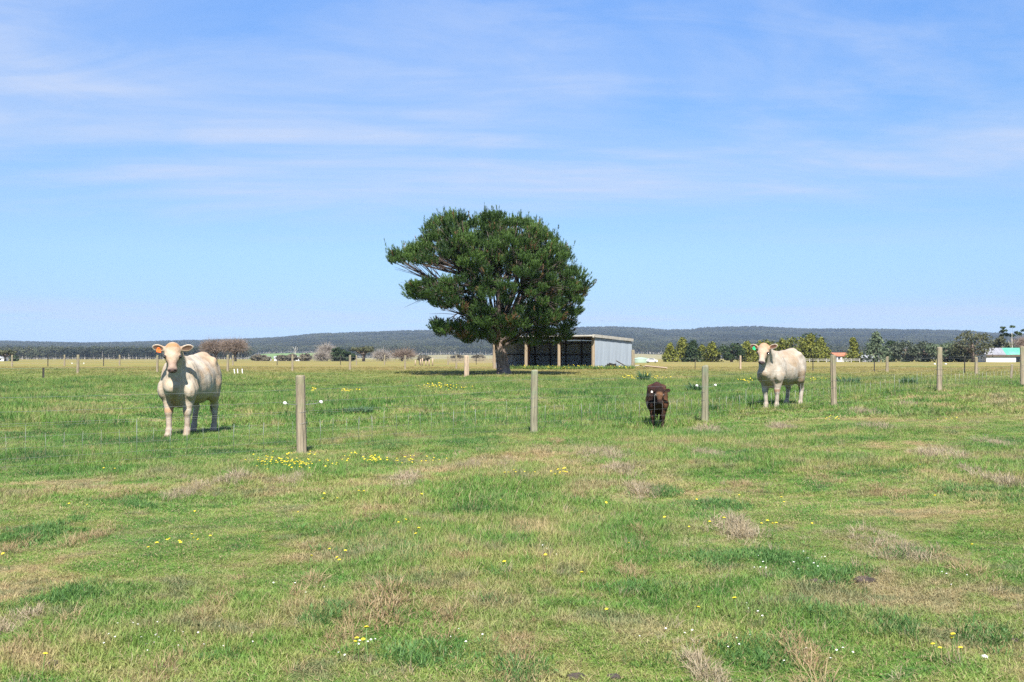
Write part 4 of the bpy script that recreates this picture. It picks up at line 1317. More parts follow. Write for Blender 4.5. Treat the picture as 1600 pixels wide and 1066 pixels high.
def build_pine():
    r = np.random.default_rng(12)
    D = 62.0; S = D / FPX
    loc = at(787, D, -.05); root = empty('pine_tree', loc)
    tag(root, 'large spreading dark green pine tree standing in front of the hay shed', 'tree')
    poly = [(606, 396), (622, 389), (650, 386), (663, 374), (661, 350), (672, 341), (692, 334), (735, 333), (790, 336), (822, 344), (846, 354), (852, 366), (870, 368), (876, 386), (890, 392), (888, 410), (910, 414), (912, 430), (924, 440), (922, 452),
            (910, 470), (906, 488), (900, 500), (898, 520), (893, 537), (866, 543), (838, 541), (800, 542), (772, 545), (740, 538), (718, 540), (700, 533), (668, 525), (676, 508), (700, 514), (722, 508),
            (728, 498), (712, 490), (700, 492), (680, 478), (640, 468), (626, 456), (645, 446), (640, 436), (624, 430), (612, 414)]
    gaps = [[(636, 410), (690, 416), (736, 420), (736, 434), (690, 440), (650, 446), (626, 436)], [(676, 482), (712, 484), (730, 500), (700, 507), (680, 500)],
            [(760, 468), (800, 462), (832, 470), (826, 490), (800, 500), (768, 492)]]
    zc = gz(loc.x, loc.y)
    poly = [(768 + (a - 768) * .962, 442 + (b - 442) * .955) for a, b in poly]
    n = 60000
    px = r.uniform(600, 930, n); py = r.uniform(328, 552, n)
    k = inside_poly(px, py, poly)
    for gp in gaps[:2]: k &= ~inside_poly(px, py, gp)
    k &= ~(inside_poly(px, py, gaps[2]) & (r.random(n) < .75))
    k &= (vnoise(px / 17, py / 12, 77) > .20) & (vnoise(px / 9 + 50, py / 8, 78) > .12)
    px, py = px[k], py[k]
    ex, ey = (px - 765) / 162, (py - 440) / 112
    dep = np.sqrt(np.clip(1 - np.clip(ex ** 2 + ey ** 2, 0, 1) * .96, 0.02, 1))
    low = smooth01(py, 500, 540)
    yy = r.uniform(-1, 1, len(px)); yy = np.sign(yy) * np.abs(yy) ** .55 * dep * (5.3 - 1.5 * low)
    X = (px - 787) * S; Z = CAMZ + (560 - py) * S - zc + .05; Y = yy
    # perspective: nearer clumps are drawn in, farther ones out
    f = (D + Y) / D; P = np.stack([X * f + (787 - 800) * S * (f - 1), Y, (Z + zc - CAMZ) * f + CAMZ - zc], -1)
    # keep mostly the outer shell
    q = np.sqrt(ex ** 2 + ey ** 2 + (Y / 5.4) ** 2)
    P = P[r.random(len(P)) < np.clip((q - .15) * 1.6, .10, 1)]
    cen = []
    for p in P:
        if all((p[0] - c[0]) ** 2 + (p[1] - c[1]) ** 2 + ((p[2] - c[2]) * 1.25) ** 2 > .70 ** 2 for c in cen): cen.append(p)
        if len(cen) >= 520: break
    cen = np.array(cen)
    axis = np.array((-.5, 0, 4.6))
    # anchors for the main limbs
    A = cen[r.choice(len(cen), 22, replace=False)] * np.array((.58, .58, 1)) + np.array((-.1, 0, 0)); A[:, 2] = 2.0 + (A[:, 2] - 2.0) * .62
    for _ in range(4):
        lab = ((cen[:, None] * (.6, .6, .75) - A[None]) ** 2).sum(-1).argmin(1)
        for i in range(len(A)):
            if (lab == i).any(): A[i] = (cen[lab == i].mean(0)) * (.55, .55, 1) + (0, 0, 0); A[i, 2] = 2.0 + (A[i, 2] - 2.0) * .68
    lab = ((cen - A[None].repeat(len(cen), 0).swapaxes(0, 0) if False else cen[:, None] - A[None]) ** 2).sum(-1).argmin(1)
    wood = Geo()
    for i, a in enumerate(A):
        nmem = max(1, (lab == i).sum())
        z0 = 1.55 + .16 * max(0, a[2] - 2) + .3 * r.random()
        p0 = np.array((-.18 - .03 * z0, 0, z0)); ctrl = p0 * .45 + a * .55 + np.array((0, 0, -.35 if a[2] > 3 else .2))
        t = np.linspace(0, 1, 9)[:, None]
        pts = (1 - t) ** 2 * p0 + 2 * t * (1 - t) * ctrl + t ** 2 * a + r.normal(size=(9, 3)) * .05 * t * (1 - t) * 4
        wood.tube(pts, np.linspace(.14, .045, 9) * (.7 + .022 * nmem), 7)
        for c in cen[lab == i]:
            m = a * .5 + c * .5 + np.array((0, 0, -.18)); t2 = np.linspace(0, 1, 5)[:, None]
            pp = (1 - t2) ** 2 * a + 2 * t2 * (1 - t2) * m + t2 ** 2 * c
            wood.tube(pp, np.linspace(.048, .014, 5), 4)
            for _ in range(3):
                e = c + r.normal(size=3) * .35; wood.tube([pp[2], (pp[2] + e) / 2 + (0, 0, .05), e], [.02, .014, .006], 3)
    # foliage
    B = []; Dr = []; Ln = []; Tn = []
    for c in cen:
        o = (c - axis) / np.array((1.2, 1.2, 1)); o /= np.linalg.norm(o)
        m = int(r.integers(30, 40)); rad = r.uniform(.24, .46)
        d = r.normal(size=(m, 3)); d /= np.linalg.norm(d, axis=1)[:, None]
        b = c + d * rad * (r.random(m) ** .5)[:, None] * np.array((1, 1, .62))
        dd = np.array((0, 0, .80)) + o * .30 + d * .45; dd /= np.linalg.norm(dd, axis=1)[:, None]
        ct = r.uniform(.0, 1.0); dead = r.random() < .035
        tn = np.stack([np.clip(ct + r.normal(size=m) * .16, 0, 1), np.where(r.random(m) < (.45 if dead else .025), .97, .3)], -1)
        B.append(b); Dr.append(dd); Ln.append(r.uniform(.26, .46, m)); Tn.append(tn)
        if o[2] > .25 and r.random() < .8:
            e = r.integers(2, 5); b2 = c + r.normal(size=(e, 3)) * (.28, .28, .05) + (0, 0, rad * .5); d2 = np.tile((.0, 0, 1.), (e, 1)) + r.normal(size=(e, 3)) * .16 + o * .25; d2 /= np.linalg.norm(d2, axis=1)[:, None]
            B.append(b2); Dr.append(d2); Ln.append(r.uniform(.45, .75, e)); Tn.append(tn[:e])
    B = np.concatenate(B); Dr = np.concatenate(Dr); Ln = np.concatenate(Ln); Tn = np.concatenate(Tn)
    T, C = sprig_cloud(B, Dr, Ln, 26, .14, .034, Tn, r)
    M['pine_needles'] = leaf_mat('pine_needles', (0.018, 0.044, 0.014), (0.108, 0.185, 0.042), (0.20, 0.12, 0.06), .25, .5)
    link('crown', Geo().tris(T, C).mesh('pine_crown', M['pine_needles']), root)
    t = NT('pine_bark'); o = t.obj(); n1 = t.noise(t.scale(o, (7, 7, 1.6)), 1, 6, .65, .8); n2 = t.noise(o, 1.4, 3)
    c = t.mix(t.step(n1, .35, .62), (0.085, 0.062, 0.052), (0.27, 0.20, 0.165)); c = t.mix(t.math('MULTIPLY', t.step(n2, .45, .65), .5), c, (0.26, 0.24, 0.22))
    M['pine_bark'] = t.bsdf(c, .95, 0, t.bump(n1, 1, .08), .1)
    M['limb_bark'] = simple_mat('limb_bark', (0.125, 0.095, 0.08), .95, .35, 5)
    link('limbs', wood.mesh('pine_limbs', M['limb_bark'], True), root)
    g = Geo(); zz = np.array([-.2, 0, .12, .35, .7, 1.2, 1.8, 2.4, 3.2]); cxx = [0.02, 0.01, 0, -.03, -.08, -.14, -.2, -.25, -.3]
    rr = np.array([.60, .55, .47, .415, .385, .365, .35, .30, .20]); g.tube([(a, 0, b) for a, b in zip(cxx, zz)], rr, 22)
    V = g.v[0]; ca = np.repeat(np.array(cxx), 22); a = np.arctan2(V[:, 1], V[:, 0] - ca)
    k = 1 + (.16 * np.cos(a * 5 + 1) * np.clip(1.0 - V[:, 2] / .8, 0, 1)) + .05 * np.sin(a * 7 + V[:, 2] * 2)
    V[:, 0] = ca + (V[:, 0] - ca) * k; V[:, 1] *= k
    link('trunk', g.mesh('pine_trunk', M['pine_bark'], True), root)
build_pine()


# ------------------------------------------------------------------ trees beyond the paddocks
LM = {
    'weedgreen': leaf_mat('weed_leaf', (0.05, 0.10, 0.025), (0.17, 0.24, 0.06)),
    'golden': leaf_mat('golden_cypress_leaf', (0.040, 0.060, 0.012), (0.25, 0.25, 0.035)),
    'dark': leaf_mat('dark_cypress_leaf', (0.014, 0.030, 0.014), (0.055, 0.085, 0.028)),
    'grey': leaf_mat('grey_gum_leaf', (0.028, 0.042, 0.028), (0.125, 0.145, 0.085)),
    'olive': leaf_mat('olive_gum_leaf', (0.030, 0.040, 0.020), (0.135, 0.135, 0.065)),
    'blue': leaf_mat('blue_green_leaf', (0.030, 0.055, 0.035), (0.17, 0.21, 0.11)),
    'twig': leaf_mat('bare_twigs', (0.11, 0.080, 0.060), (0.25, 0.185, 0.14), None, .0),
    'paletwig': leaf_mat('pale_bare_twigs', (0.20, 0.17, 0.14), (0.34, 0.30, 0.26), None, .0),
    'shrub': leaf_mat('brown_green_shrub', (0.07, 0.065, 0.05), (0.22, 0.19, 0.13)),
}


def far_tree(form, leaf, px, top, w, D, base, label, seed, name='tree', cat='tree', group=None):
    r = np.random.default_rng(seed)
    if px > 1030 and form in ('cone', 'round'): w *= 1.25
    S = D / FPX; H = (base - top) * S; W = w * S
    loc = at(px, D); root = empty(name, loc, rnd.uniform(0, 6))
    tag(root, label, cat, group)
    wood = Geo(); cs = []; rs = []
    if form == 'cone':
        for i in range(26):
            f = (i + .5) / 26; z = H * (.03 + .87 * f); q = W * .5 * (1 - f) ** .75 * (.55 + .3 * r.random()); a = r.random() * 6.28
            cs.append((math.cos(a) * q * .8, math.sin(a) * q * .8, z)); k = W * (.11 + .16 * (1 - f)); rs.append((k, k, k * 1.15))
        per = 70
    elif form == 'round':
        for i in range(26):
            d = r.normal(size=3); d /= np.linalg.norm(d); k = r.uniform(.14, .22)
            cs.append((d[0] * W * .34, d[1] * W * .34, H * .47 + d[2] * H * .40)); rs.append((W * k, W * k, H * k * .85))
        cs.append((0, 0, H * .35)); rs.append((W * .32, W * .32, H * .32)); per = 72
    elif form == 'spread':
        for i in range(22):
            a = r.random() * 6.28; q = W * .40 * math.sqrt(r.random()); z = H * (.62 + .22 * r.random()) - q * .25 * H / W
            cs.append((math.cos(a) * q, math.sin(a) * q, z)); k = W * r.uniform(.10, .16); rs.append((k, k, k * .45))
        per = 48
    elif form == 'flat':
        for i in range(13):
            a = r.random() * 6.28; q = W * .42 * math.sqrt(r.random()); z = H * (.70 + .26 * r.random())
            cs.append((math.cos(a) * q, math.sin(a) * q, z)); k = W * r.uniform(.08, .13); rs.append((k, k, k * .42))
        per = 46
    else:
        for i in range(12):
            d = r.normal(size=3); d /= np.linalg.norm(d)
            cs.append((d[0] * W * .30, d[1] * W * .30, H * .60 + abs(d[2]) * H * .20)); rs.append((W * .22, W * .22, H * .24))
        per = 0
    if form != 'bare':
        T, C = crown_tris(cs, rs, [per] * len(cs), max(.16, 1.7 * S), 0.8, seed + 1)
        link('crown', Geo().tris(T, C).mesh('crown', LM[leaf]), root)
        tr = (W * .035 + .06) * (.35 if form == 'flat' else 1)
        hgt = H * (.8 if form in ('flat', 'spread') else .6)
        wood.tube([(0, 0, -.3), (W * .01, 0, hgt * .4), (W * .02, W * .01, hgt)], [tr * 1.3, tr, tr * .5], 7)
        for c in cs[::2]:
            b = (0, 0, hgt * r.uniform(.3, .7)); m = (np.array(b) + np.array(c)) / 2 + (0, 0, -H * .03)
            wood.tube([b, m, c], [tr * .45, tr * .3, tr * .12], 4)
        link('trunk', wood.mesh('trunk', M['bark' if form != 'flat' else 'pale_bark'], True), root)
    else:
        tr = W * .022 + .08
        wood.tube([(0, 0, -.3), (0, 0, H * .3)], [tr * 1.4, tr], 7)
        tw = Geo(); TT = []; CC = []
        for c, k in zip(cs, rs):
            b = (0, 0, H * r.uniform(.18, .38)); c = np.array(c)
            wood.tube([b, (np.array(b) + c) / 2 + (0, 0, H * .05), c], [tr * .55, tr * .35, tr * .12], 5)
            n = 260; d = r.normal(size=(n, 3)); d[:, 2] = d[:, 2] * .8 + .25; d /= np.linalg.norm(d, axis=1)[:, None]
            p = c + d * r.random((n, 1)) ** .6 * np.array(k); s = np.cross(d, r.normal(size=(n, 3))); s /= np.linalg.norm(s, axis=1)[:, None]
            L = .9 * S * 8 * (.5 + r.random((n, 1)))
            TT.append(np.stack([p - s * .11 * S * 1.6, p + s * .11 * S * 1.6, p + (d + r.normal(size=(n, 3)) * .4) * L], 1)); CC.append(np.stack([r.random(n), np.zeros(n), np.zeros(n)], -1))
        link('crown', Geo().tris(np.concatenate(TT), np.concatenate(CC)).mesh('twigs', LM[leaf]), root)
        link('trunk', wood.mesh('trunk', M['bark'], True), root)
    return root


def build_far_trees():
    L = [
        ('cone', 'golden', 1047, 537, 24, 245, 567, 'small golden green conifer at the left end of the conifer row beyond the shed'),
        ('cone', 'golden', 1067, 529, 34, 250, 567, 'taller golden green conifer second in the row beyond the shed'),
        ('cone', 'dark', 1083, 533, 34, 246, 567, 'dark green bushy conifer third in the row beyond the shed'),
        ('cone', 'golden', 1097, 540, 24, 258, 567, 'low golden conifer between two darker ones behind the grey fence posts'),
        ('cone', 'golden', 1113, 535, 30, 248, 566, 'golden green conifer directly behind the third near fence post'),
        ('round', 'dark', 1143, 536, 36, 244, 567, 'dark rounded bush left of the off-white cow'),
        ('cone', 'golden', 1167, 534, 34, 252, 566, 'golden green conifer just left of the off-white cow head'),
        ('round', 'golden', 1198, 530, 44, 256, 565, 'golden green bushy tree behind the head of the off-white cow'),
        ('cone', 'golden', 1222, 529, 34, 255, 565, 'golden green conifer behind the back of the off-white cow'),
        ('round', 'dark', 1256, 519, 66, 290, 565, 'tall dark rounded tree behind the golden bushes right of the cow'),
        ('round', 'golden', 1244, 526, 40, 250, 566, 'golden green bush over the rump of the off-white cow'),
        ('cone', 'golden', 1266, 523, 44, 246, 566, 'large golden green conifer right of the off-white cow'),
        ('cone', 'golden', 1284, 527, 32, 250, 566, 'golden conifer at the right end of the clump beside the cow'),
        ('cone', 'golden', 1333, 524, 28, 240, 564, 'slim golden green conifer standing alone beside the orange roofed house'),
        ('cone', 'blue', 1369, 516, 42, 236, 564, 'tall grey green conifer between the orange roofed house and the gum trees'),
        ('round', 'dark', 1392, 531, 30, 262, 565, 'dark tree just right of the tall grey green conifer'),
        ('round', 'grey', 1415, 532, 46, 250, 566, 'grey green gum, first of the dense clump on the right'),
        ('round', 'grey', 1444, 534, 44, 246, 567, 'grey green gum behind the fifth fence post, left side'),
        ('round', 'blue', 1478, 534, 50, 240, 567, 'blue green gum just right of the fifth fence post'),
        ('round', 'grey', 1502, 540, 30, 238, 568, 'low grey gum tucked against the big olive tree'),
        ('round', 'olive', 1520, 515, 54, 232, 568, 'big olive brown gum tree left of the farm shed'),
        ('round', 'golden', 1549, 540, 22, 280, 566, 'low bright green bush behind the farm shed'),
        ('round', 'olive', 1566, 526, 30, 270, 566, 'olive tree behind the green patched shed roof'),
        ('flat', 'dark', 1582, 509, 38, 262, 566, 'tall thin gum with a flat dark crown above the farm shed'),
        ('bare', 'twig', 1600, 530, 44, 275, 566, 'brown leafless tree behind the right end of the farm shed'),
        ('bare', 'twig', 338, 531, 46, 300, 563, 'left one of two bare brown winter trees behind the cream cow'),
        ('bare', 'twig', 368, 530, 48, 298, 563, 'right one of two bare brown winter trees behind the cream cow'),
        ('round', 'shrub', 403, 553, 22, 330, 563, 'low brown shrub beside the small white house'),
        ('round', 'shrub', 414, 554, 18, 330, 563, 'low grey shrub touching the small white house'),
        ('round', 'shrub', 443, 553, 22, 330, 563, 'dark scrubby bush, left of the pair under the green hillside'),
        ('round', 'shrub', 456, 552, 20, 332, 563, 'dark scrubby bush, right of the pair under the green hillside'),
        ('round', 'shrub', 477, 551, 22, 326, 563, 'round purplish brown bush under the green hillside'),
        ('bare', 'paletwig', 511, 541, 24, 318, 563, 'pale leafless tree left of the dark cypresses'),
        ('bare', 'paletwig', 503, 553, 22, 310, 563, 'low pale leafless bush in front of the pale bare tree'),
        ('round', 'dark', 528, 541, 30, 312, 563, 'dark green rounded cypress right of the pale bare tree'),
        ('round', 'dark', 545, 548, 24, 312, 563, 'smaller green cypress between the dark one and the spreading one'),
        ('spread', 'olive', 568, 536, 50, 300, 563, 'wide spreading cypress with grey bare limbs showing under its crown'),
        ('bare', 'paletwig', 597, 551, 26, 325, 563, 'low grey leafless shrub right of the spreading cypress'),
        ('bare', 'twig', 628, 549, 40, 320, 563, 'wide low brown leafless tree left of the pine'),
        ('round', 'shrub', 662, 554, 22, 322, 563, 'small dark scrub bush under the lowest left pine branch'),
        ('round', 'shrub', 714, 553, 22, 330, 563, 'small scrub bush left of the thick pale post'),
        ('round', 'shrub', 748, 553, 22, 330, 563, 'small scrub bush between the thick pale post and the pine trunk'),
        ('spread', 'olive', 8, 542, 34, 310, 563, 'brown spreading tree at the far left edge'),
        ('round', 'dark', 22, 555, 14, 308, 563, 'low dark bush beside the brown tree at the far left'),
    ]
    for i, (form, leaf, px, top, w, D, base, label) in enumerate(L):
        far_tree(form, leaf, px, top, w, D, base, label, 300 + i, 'conifer' if form == 'cone' else ('bush' if (base - top) < 16 else 'tree'), 'bush' if (base - top) < 16 else 'tree')
    # dead white tree on the left
    loc = at(461, 340); root = empty('dead_tree', loc); tag(root, 'bleached dead tree with a forked top standing above the scrub', 'dead tree')
    g = Geo(); h = 5.0
    g.tube([(0, 0, -.2), (.1, 0, h * .4), (0, 0, h * .75), (.3, 0, h)], [.16, .12, .09, .04], 6); g.tube([(.0, 0, h * .7), (-.5, 0, h * .9), (-.9, .1, h * 1.0)], [.08, .05, .02], 5); g.tube([(.1, 0, h * .55), (.7, 0, h * .75), (.8, .1, h * .95)], [.07, .05, .02], 5)
    link('trunk', g.mesh('dead_trunk', M['pale_bark'], True), root)
build_far_trees()


# ------------------------------------------------------------------ farm buildings and things beyond
M['white_wall'] = simple_mat('white_wall', (0.68, 0.69, 0.70), .7, .12, .8)
M['green_paint'] = simple_mat('faded_green_roof', (0.06, 0.30, 0.20), .5, .3, .5, col2=(.16, .38, .28))
M['grey_roof'] = simple_mat('grey_roof', (0.27, 0.27, 0.29), .6, .2, .6)
M['orange_tile'] = simple_mat('orange_tile', (0.45, 0.17, 0.09), .8, .25, .8)
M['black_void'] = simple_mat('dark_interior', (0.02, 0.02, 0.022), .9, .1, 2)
M['tank_green'] = simple_mat('pale_green_tank', (0.33, 0.43, 0.34), .6, .1, .6)
M['glass'] = simple_mat('window_glass', (0.03, 0.035, 0.045), .15, .1, 3, bump=0)
M['car_white'] = simple_mat('white_paint', (0.75, 0.75, 0.76), .3, .05, 3, bump=0)
M['tyre'] = simple_mat('tyre', (0.02, 0.02, 0.02), .85, .2, 8)


def gable(root, L, Wd, h, rise, wall, roof, over=.3):
    """house or shed body along x; returns nothing, adds wall and two roof planes"""
    g = Geo(); a, b = L / 2, Wd / 2
    V = [(-a, -b, 0), (a, -b, 0), (a, b, 0), (-a, b, 0), (-a, -b, h), (a, -b, h), (a, b, h), (-a, b, h), (-a, 0, h + rise), (a, 0, h + rise)]
    g.add(V, [(0, 1, 5, 4), (2, 3, 7, 6), (1, 2, 6, 9, 5), (3, 0, 4, 8, 7)])
    link('wall', g.mesh('wall', wall), root)
    th = .08
    for s in (-1, 1):
        sl = rise / b; bo = b + over; zz = h - sl * over
        q = Geo(); A = a + over
        V = [(-A, s * bo, zz + .02), (A, s * bo, zz + .02), (A, 0, h + rise + .02), (-A, 0, h + rise + .02)]
        V += [(x, y, z + th) for x, y, z in V]
        q.add(V, [(0, 1, 2, 3), (7, 6, 5, 4), (0, 4, 5, 1), (1, 5, 6, 2), (3, 2, 6, 7), (0, 3, 7, 4)])
        link('roof', q.mesh('roof', roof), root)


def build_farm():
    D = 238; S = D / FPX
    p = at(1574, D); root = empty('farm_shed', (p.x + .9, p.y + 3, p.z), R(-6)); tag(root, 'white farm shed whose grey roof has a faded green patch at the right edge', 'shed')
    L = 70 * S; h = 10.5 * S; g = Geo(); a = L / 2
    # wall with a wide dark opening on the right
    ox0, ox1 = a - 34 * S + 1.2, a - 14 * S + 1.2
    g.box((-a + ox0) / 2, -3, h / 2, ox0 + a, .12, h); g.box((ox1 + a) / 2, -3, h / 2, a - ox1, .12, h); g.box((ox0 + ox1) / 2, -3, h - .2, ox1 - ox0, .12, .25)
    g.box(0, 3, h / 2, L, .12, h); g.box(-a, 0, h / 2, .12, 6, h); g.box(a, 0, h / 2, .12, 6, h)
    link('wall', g.mesh('wall', M['white_wall']), root)
    link('opening_floor', Geo().box(0, 0, .03, L - .3, 5.8, .06).mesh('opening_floor', M['black_void']), root)
    n = 14; sw = (L + .6) / n; rise = 13 * S - .2
    for i in range(n):
        x = -a - .3 + i * sw; cxm = x + sw / 2
        for s in (-1, 1):
            q = Geo(); V = [(x + .01, s * 3.35, h), (x + sw - .01, s * 3.35, h), (x + sw - .01, 0, h + rise), (x + .01, 0, h + rise)]; V += [(u, v, w + .05) for u, v, w in V]
            q.add(V, [(0, 1, 2, 3), (7, 6, 5, 4), (0, 4, 5, 1), (1, 5, 6, 2), (0, 3, 7, 4)])
            o = link('roof_sheet', q.mesh('roof_sheet', M['green_paint'] if cxm > -a * .18 and s < 0 else M['grey_roof']), root)
    link('gable_end', Geo().add([(-a, -3.2, h), (-a, 3.2, h), (-a, 0, h + rise)], [(0, 1, 2)]).mesh('gable_end', M['white_wall']), root)
    link('fascia', Geo().box(0, -3.42, h - .02, L + .6, .08, .35).mesh('fascia', M['dark_timber']), root)
    # orange roofed house
    D = 262; S = D / FPX
    p = at(1310, D); root = empty('farmhouse', p, R(12)); tag(root, 'small farmhouse with an orange tiled roof half hidden by a golden conifer', 'house')
    gable(root, 24 * S, 5.5, 1.5, .8, M['white_wall'], M['orange_tile'])
    for i in range(3):
        w = link('window', Geo().box(-1.4 + i * 1.3, -2.78, .9, .7, .05, .6).mesh('window', M['glass']), root)
        link('sill', Geo().box(-1.4 + i * 1.3, -2.84, .55, .85, .10, .07).mesh('sill', M['cream_trim']), w)
    p = at(1356, 258); root = empty('garage', p, R(4)); tag(root, 'low grey roofed outbuilding behind the tall grey green conifer', 'outbuilding')
    gable(root, 4.6, 4, 1.0, .7, M['grey_roof'], M['roof_iron'])
    # white rail fence
    root = empty('rail_fence', (0, 0, 0)); tag(root, 'long low pale rail fence in front of the golden conifers', 'fence')
    pts = [at(x, 222) for x in range(1252, 1356, 13)]
    for i, q in enumerate(pts): link('fence_post', Geo().box(0, 0, .40, .14, .14, .90).mesh('fence_post', M['cream_trim']), root, q)
    for a, b in zip(pts[:-1], pts[1:]):
        for z in (.45, .72):
            link('rail', Geo().tube([a + Vector((0, -.09, z)), b + Vector((0, -.09, z))], .055, 4).mesh('rail', M['cream_trim']), root)
    # small white house on the left, with a second one
    for px, D, label, w in ((418, 345, 'tiny white house beside scrub on the left horizon', 1.6), (433, 350, 'tiny white building near the middle of the left horizon', 2.0), (465, 345, 'pale low building under the green hillside', 5.0), (4, 320, 'pale building under the brown tree at the far left edge', 2.6)):
        p = at(px, D); root = empty('farmhouse', p, R(rnd.uniform(-20, 20))); tag(root, label, 'house'); gable(root, w, 2.6, .95, .55, M['white_wall'], M['roof_iron'], .15)
        link('window', Geo().box(0, -1.33, .55, w * .22, .04, .4).mesh('window', M['glass']), root)
    # stockyard fence left of the pine trunk
    root = empty('yard_fence', (0, 0, 0)); tag(root, 'pale grey paling fence far behind the thick pale post', 'fence')
    for i in range(34):
        q = at(700 + i * 2.1, 200); link('paling', Geo().box(0, 0, .42, .17, .05, 1.0 + .06 * math.sin(i * 3.3)).mesh('paling', M['post']), root, q)
    q0, q1 = at(699, 200.2, .7), at(771, 200.2, .7); link('rail', Geo().tube([q0, q1], .05, 4).mesh('rail', M['post']), root)
    # pale young tree guards
    for i, px in enumerate((649, 657, 660, 665.5, 670.5, 676)):
        q = at(px, 118); h = .62 + .25 * ((i * 7) % 3) / 2
        tag(link('tree_guard', Geo().tube([(0, 0, 0), (0, 0, h * .5), (.02, 0, h)], .07, 8).mesh('tree_guard', M['post_pale'], True), None, q), ['leftmost', 'second', 'third', 'fourth', 'fifth', 'rightmost'][i] + ' of six short pale tree guards standing in a row left of the thick post', 'tree guard', 'pale tree guards left of the pine')
    # green tank
    p = at(1001, 205); root = empty('water_tank', p); tag(root, 'wide pale green water tank just right of the shed', 'water tank')
    R0 = 1.75; g = Geo(); n = 28; V = []; F = []
    prof = [(R0, 0), (R0, .25), (R0 * 1.01, .27), (R0, .29), (R0, .58), (R0 * 1.01, .60), (R0, .62), (R0, .80)]
    for r_, z_ in prof:
        for k in range(n): V.append((r_ * math.cos(6.2832 * k / n), r_ * math.sin(6.2832 * k / n), z_))
    for i in range(len(prof) - 1):
        for k in range(n): F.append((i * n + k, i * n + (k + 1) % n, (i + 1) * n + (k + 1) % n, (i + 1) * n + k))
    link('tank_wall', g.add(V, F).mesh('tank_wall', M['tank_green'], True), root)
    g = Geo(); V = []; F = []
    for r_, z_ in ((R0 * 1.03, .78), (R0 * .6, 1.0), (.25, 1.12)):
        for k in range(n): V.append((r_ * math.cos(6.2832 * k / n), r_ * math.sin(6.2832 * k / n), z_))
    for i in range(2):
        for k in range(n): F.append((i * n + k, i * n + (k + 1) % n, (i + 1) * n + (k + 1) % n, (i + 1) * n + k))
    F.append(tuple(range(2 * n, 3 * n)))
    link('tank_roof', g.add(V, F).mesh('tank_roof', M['tank_green'], True), root)
    # parked car
    p = at(1018, 204); root = empty('parked_car', p, R(172)); tag(root, 'white car parked beside the pale green tank', 'car'); s = .62
    prof = [(-1.05, .18), (-1.12, .42), (-1.0, .52), (-.62, .56), (-.38, .84), (.35, .86), (.72, .58), (1.08, .52), (1.14, .30), (1.08, .18)]
    def extr(prof, y0, y1, k=1.0):
        n = len(prof); V = [(x, y0, z) for x, z in prof] + [(x, y1, z) for x, z in prof]
        return V, [tuple(range(n))[::-1] if y0 < y1 else tuple(range(n)), tuple(range(n, 2 * n))] + [(i, (i + 1) % n, n + (i + 1) % n, n + i) for i in range(n)]
    link('body', Geo().add(*extr(prof, -.46, .46)).mesh('car_body', M['car_white']), root)
    for y in (-.465, .465): link('side_window', Geo().add(*extr([(-.55, .57), (-.35, .79), (.32, .81), (.60, .60)], y - .012, y + .012)).mesh('side_window', M['glass']), root)
    for x in (-.68, .68):
        for y in (-.44, .44):
            q = Geo().tube([(0, -.09, 0), (0, .09, 0)], .19, 14); w = link('wheel', q.mesh('wheel', M['tyre'], True), root, (x, y, .19)); q = Geo().tube([(0, -.095, 0), (0, .095, 0)], .09, 10); link('rim', q.mesh('rim', M['roof_iron'], True), w)
    root.scale = (1.15, 1.15, 1.1)
build_farm()


# ------------------------------------------------------------------ weeds and flowers
M['petal'] = simple_mat('yellow_petal', (0.66, 0.52, 0.025), .6, .15, 40, bump=0)
M['stem'] = simple_mat('flower_stem', (0.10, 0.19, 0.04), .6, .2, 20, bump=0)
M['white_petal'] = simple_mat('white_petal', (0.75, 0.74, 0.70), .6, .1, 40, bump=0)
M['weed'] = leaf_mat('thistle_leaf', (0.035, 0.085, 0.035), (0.11, 0.19, 0.085), None, .2)


def flower_head(r, n=12):
    g = Geo(); V = [(0, 0, .35 * r)]; F = []
    for ring, (q, z) in enumerate(((.55, .42), (1.0, .12))):
        for k in range(n):
            a = 6.2832 * (k + .5 * ring) / n; j = 1 - .18 * (k % 2)
            V.append((q * j * r * math.cos(a), q * j * r * math.sin(a), z * r))
    for k in range(n):
        b = (k + 1) % n; F += [(0, 1 + k, 1 + b), (1 + k, 1 + n + k, 1 + n + b, 1 + b)]
    V.append((0, 0, -.25 * r))
    for k in range(n): F.append((len(V) - 1, 1 + n + (k + 1) % n, 1 + n + k))
    return g.add(V, F)


def flower_cluster(px, py, w, h, n, size=1.0):
    out = []
    for _ in range(n): out.append((px + rnd.gauss(0, w * .35), py + rnd.gauss(0, h * .35)))
    return out


